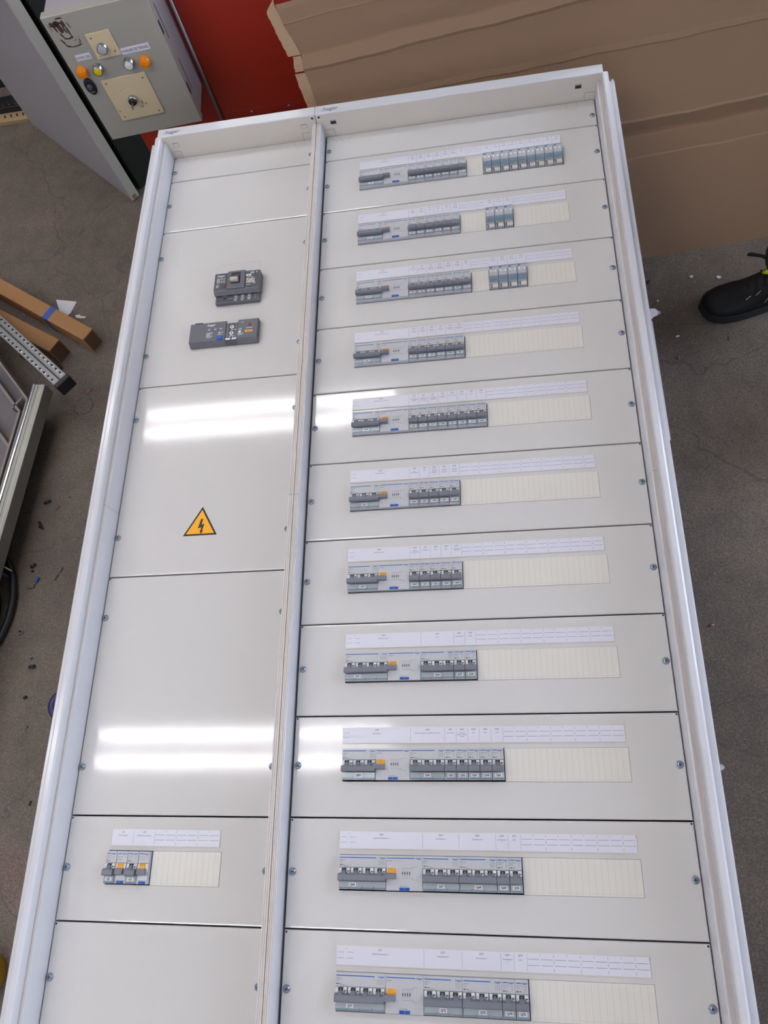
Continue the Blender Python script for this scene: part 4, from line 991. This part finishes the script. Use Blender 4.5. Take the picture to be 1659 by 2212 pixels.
JK = [((4, 0, 850), (185, 185)), ((2, 0, 1080), (165, 165)), ((4, 0, 1240), (168, 168)), ((6, 0, 1370), (150, 150)), ((2, 0, 1445), (88, 88)), ((8, 165, 1385), (84, 84)), ((14, 240, 1130), (58, 58)), ((-105, 228, 950), (44, 44)), ((8, -165, 1385), (84, 84)), ((14, -240, 1130), (54, 54)), ((-105, -228, 950), (42, 42))]
skin_body('jacket', JK, [(0, 1), (1, 2), (2, 3), (3, 4), (3, 5), (5, 6), (6, 7), (3, 8), (8, 9), (9, 10)], 0, 'jacket', person, 2)
TR = [((4, 0, 925), (118, 118)), ((8, 88, 860), (105, 100)), ((50, 118, 500), (82, 78)), ((8, 124, 240), (76, 76)), ((-22, 122, 96), (68, 68)), ((15, -88, 860), (105, 100)), ((90, -118, 500), (82, 78)), ((160, -140, 240), (72, 72)), ((190, -145, 95), (74, 74))]
skin_body('trousers', TR, [(0, 1), (1, 2), (2, 3), (3, 4), (0, 5), (5, 6), (6, 7), (7, 8)], 0, 'trouser', person, 2)
# hair and face features
b = MB()
for k in range(7):
    a = math.pi/2*k/6; b.lathe(0, 0, [(88*math.cos(a*.98), 1628+92*math.sin(a)), (88*math.cos(min(1.57, (k+1)*math.pi/12)*.98), 1628+92*math.sin(min(1.57, (k+1)*math.pi/12)))], 'hair', 20)
b.xf(Matrix.Translation((-8, 0, 0))).build('hair', person)
MB().prism([(-96, 1578), (-122, 1574), (-98, 1612)], 'y', -9, 9, 'skin').build('nose', person)
for s_ in (-30, 30): MB().lathe(0, 0, [(8, 0), (6, 3), (2, 5)], 'whitecap', 12).lathe(0, 0, [(3.4, 5), (.5, 5.4)], 'black', 10).xf(Matrix.Translation((-98, s_, 1612)) @ Matrix.Rotation(-math.pi/2, 4, 'Y')).build('eye', person)
MB().box(-100, -90, -20, 20, 1552, 1558, 'red', 1.5).build('mouth', person)
# shoes
def shoe(px, py, yaw, lab):
    sh = bpy.data.objects.new('shoe', None); COL.objects.link(sh); sh.parent = person; sh.location = (px*S, py*S, 0); sh.rotation_euler = (0, 0, yaw); ORG[sh.name] = (0, 0, 0)
    if lab: sh['label'] = lab
    # sections: x from the toe (0) back to the heel (300): (x, half width, height, centre y)
    sec = [(2, 10, 28, 4), (10, 25, 38, 3), (25, 36, 46, 2), (50, 43, 53, 1), (85, 45, 59, 0), (120, 43, 70, -1), (155, 40, 88, -1), (190, 37, 106, 0), (225, 35, 120, 0), (260, 34, 124, 0), (285, 31, 122, 0), (300, 22, 112, 0)]
    sec = [(x*.84, hw, h, cy) for x, hw, h, cy in sec]
    vs = []; fs = []; n = 16
    for x, hw, h, cy in sec:
        for k in range(n):
            a = math.pi*k/(n-1); ca = math.cos(a); sa = math.sin(a)
            vs.append((x, cy+hw*math.copysign(abs(ca)**.75, ca)*(1-.22*sa*sa if x > 100 else 1), 20+(h-20)*sa**.85))
    for j in range(len(sec)-1):
        for k in range(n-1): fs.append((j*n+k, (j+1)*n+k, (j+1)*n+k+1, j*n+k+1))
        fs.append((j*n+n-1, (j+1)*n+n-1, (j+1)*n, j*n))
    fs.append(tuple(range(n))); fs.append(tuple((len(sec)-1)*n+k for k in reversed(range(n))))
    MB().add(vs, fs, 'shoe', True).build('upper', sh)
    out = [(x-3 if i == 0 else x, cy+hw+3.5) for i, (x, hw, h, cy) in enumerate(sec)]+[(x, cy-hw-3.5) for x, hw, h, cy in reversed(sec)]
    MB().prism([(x, y) for x, y in out], 'z', 0, 24, 'sole').build('sole', sh)
    c = MB()
    for k in range(5):
        x = 92+k*15; z_ = 66+k*12
        c.tube([(x, -22, z_-8), (x+4, 0, z_+4), (x+10, 22, z_-8)], 2.6, 'lace', 6)
    c.tube([(158, 10, 112), (132, 44, 108), (116, 68, 92), (124, 72, 88), (146, 40, 104)], 3.4, 'lace', 8)
    c.build('lace', sh)
    c = MB(); c.tube([(84, -30, 56), (95, -27, 63)], 1.1, 'stitch', 6); c.tube([(106, -29, 62), (116, -26, 72)], 1.1, 'stitch', 6)
    c.tube([(128, -40, 40), (136, -38, 60), (141, -33, 80), (142, -27, 97)], 1.0, 'stitch', 6); c.tube([(141, -38, 54), (153, -37, 57), (162, -35, 68)], 1.0, 'stitch', 6)
    c.build('stitching', sh)
    MB().tube([(124, 4, 98), (132, -2, 106), (139, -10, 104)], [3, 7, 3], 'hivis', 8).build('tongue_tab', sh, label='lime green tongue tab')
shoe(-188, 100, math.radians(11), 'black safety shoe pointing left at the right edge')
shoe(62, -145, math.radians(-6), None)
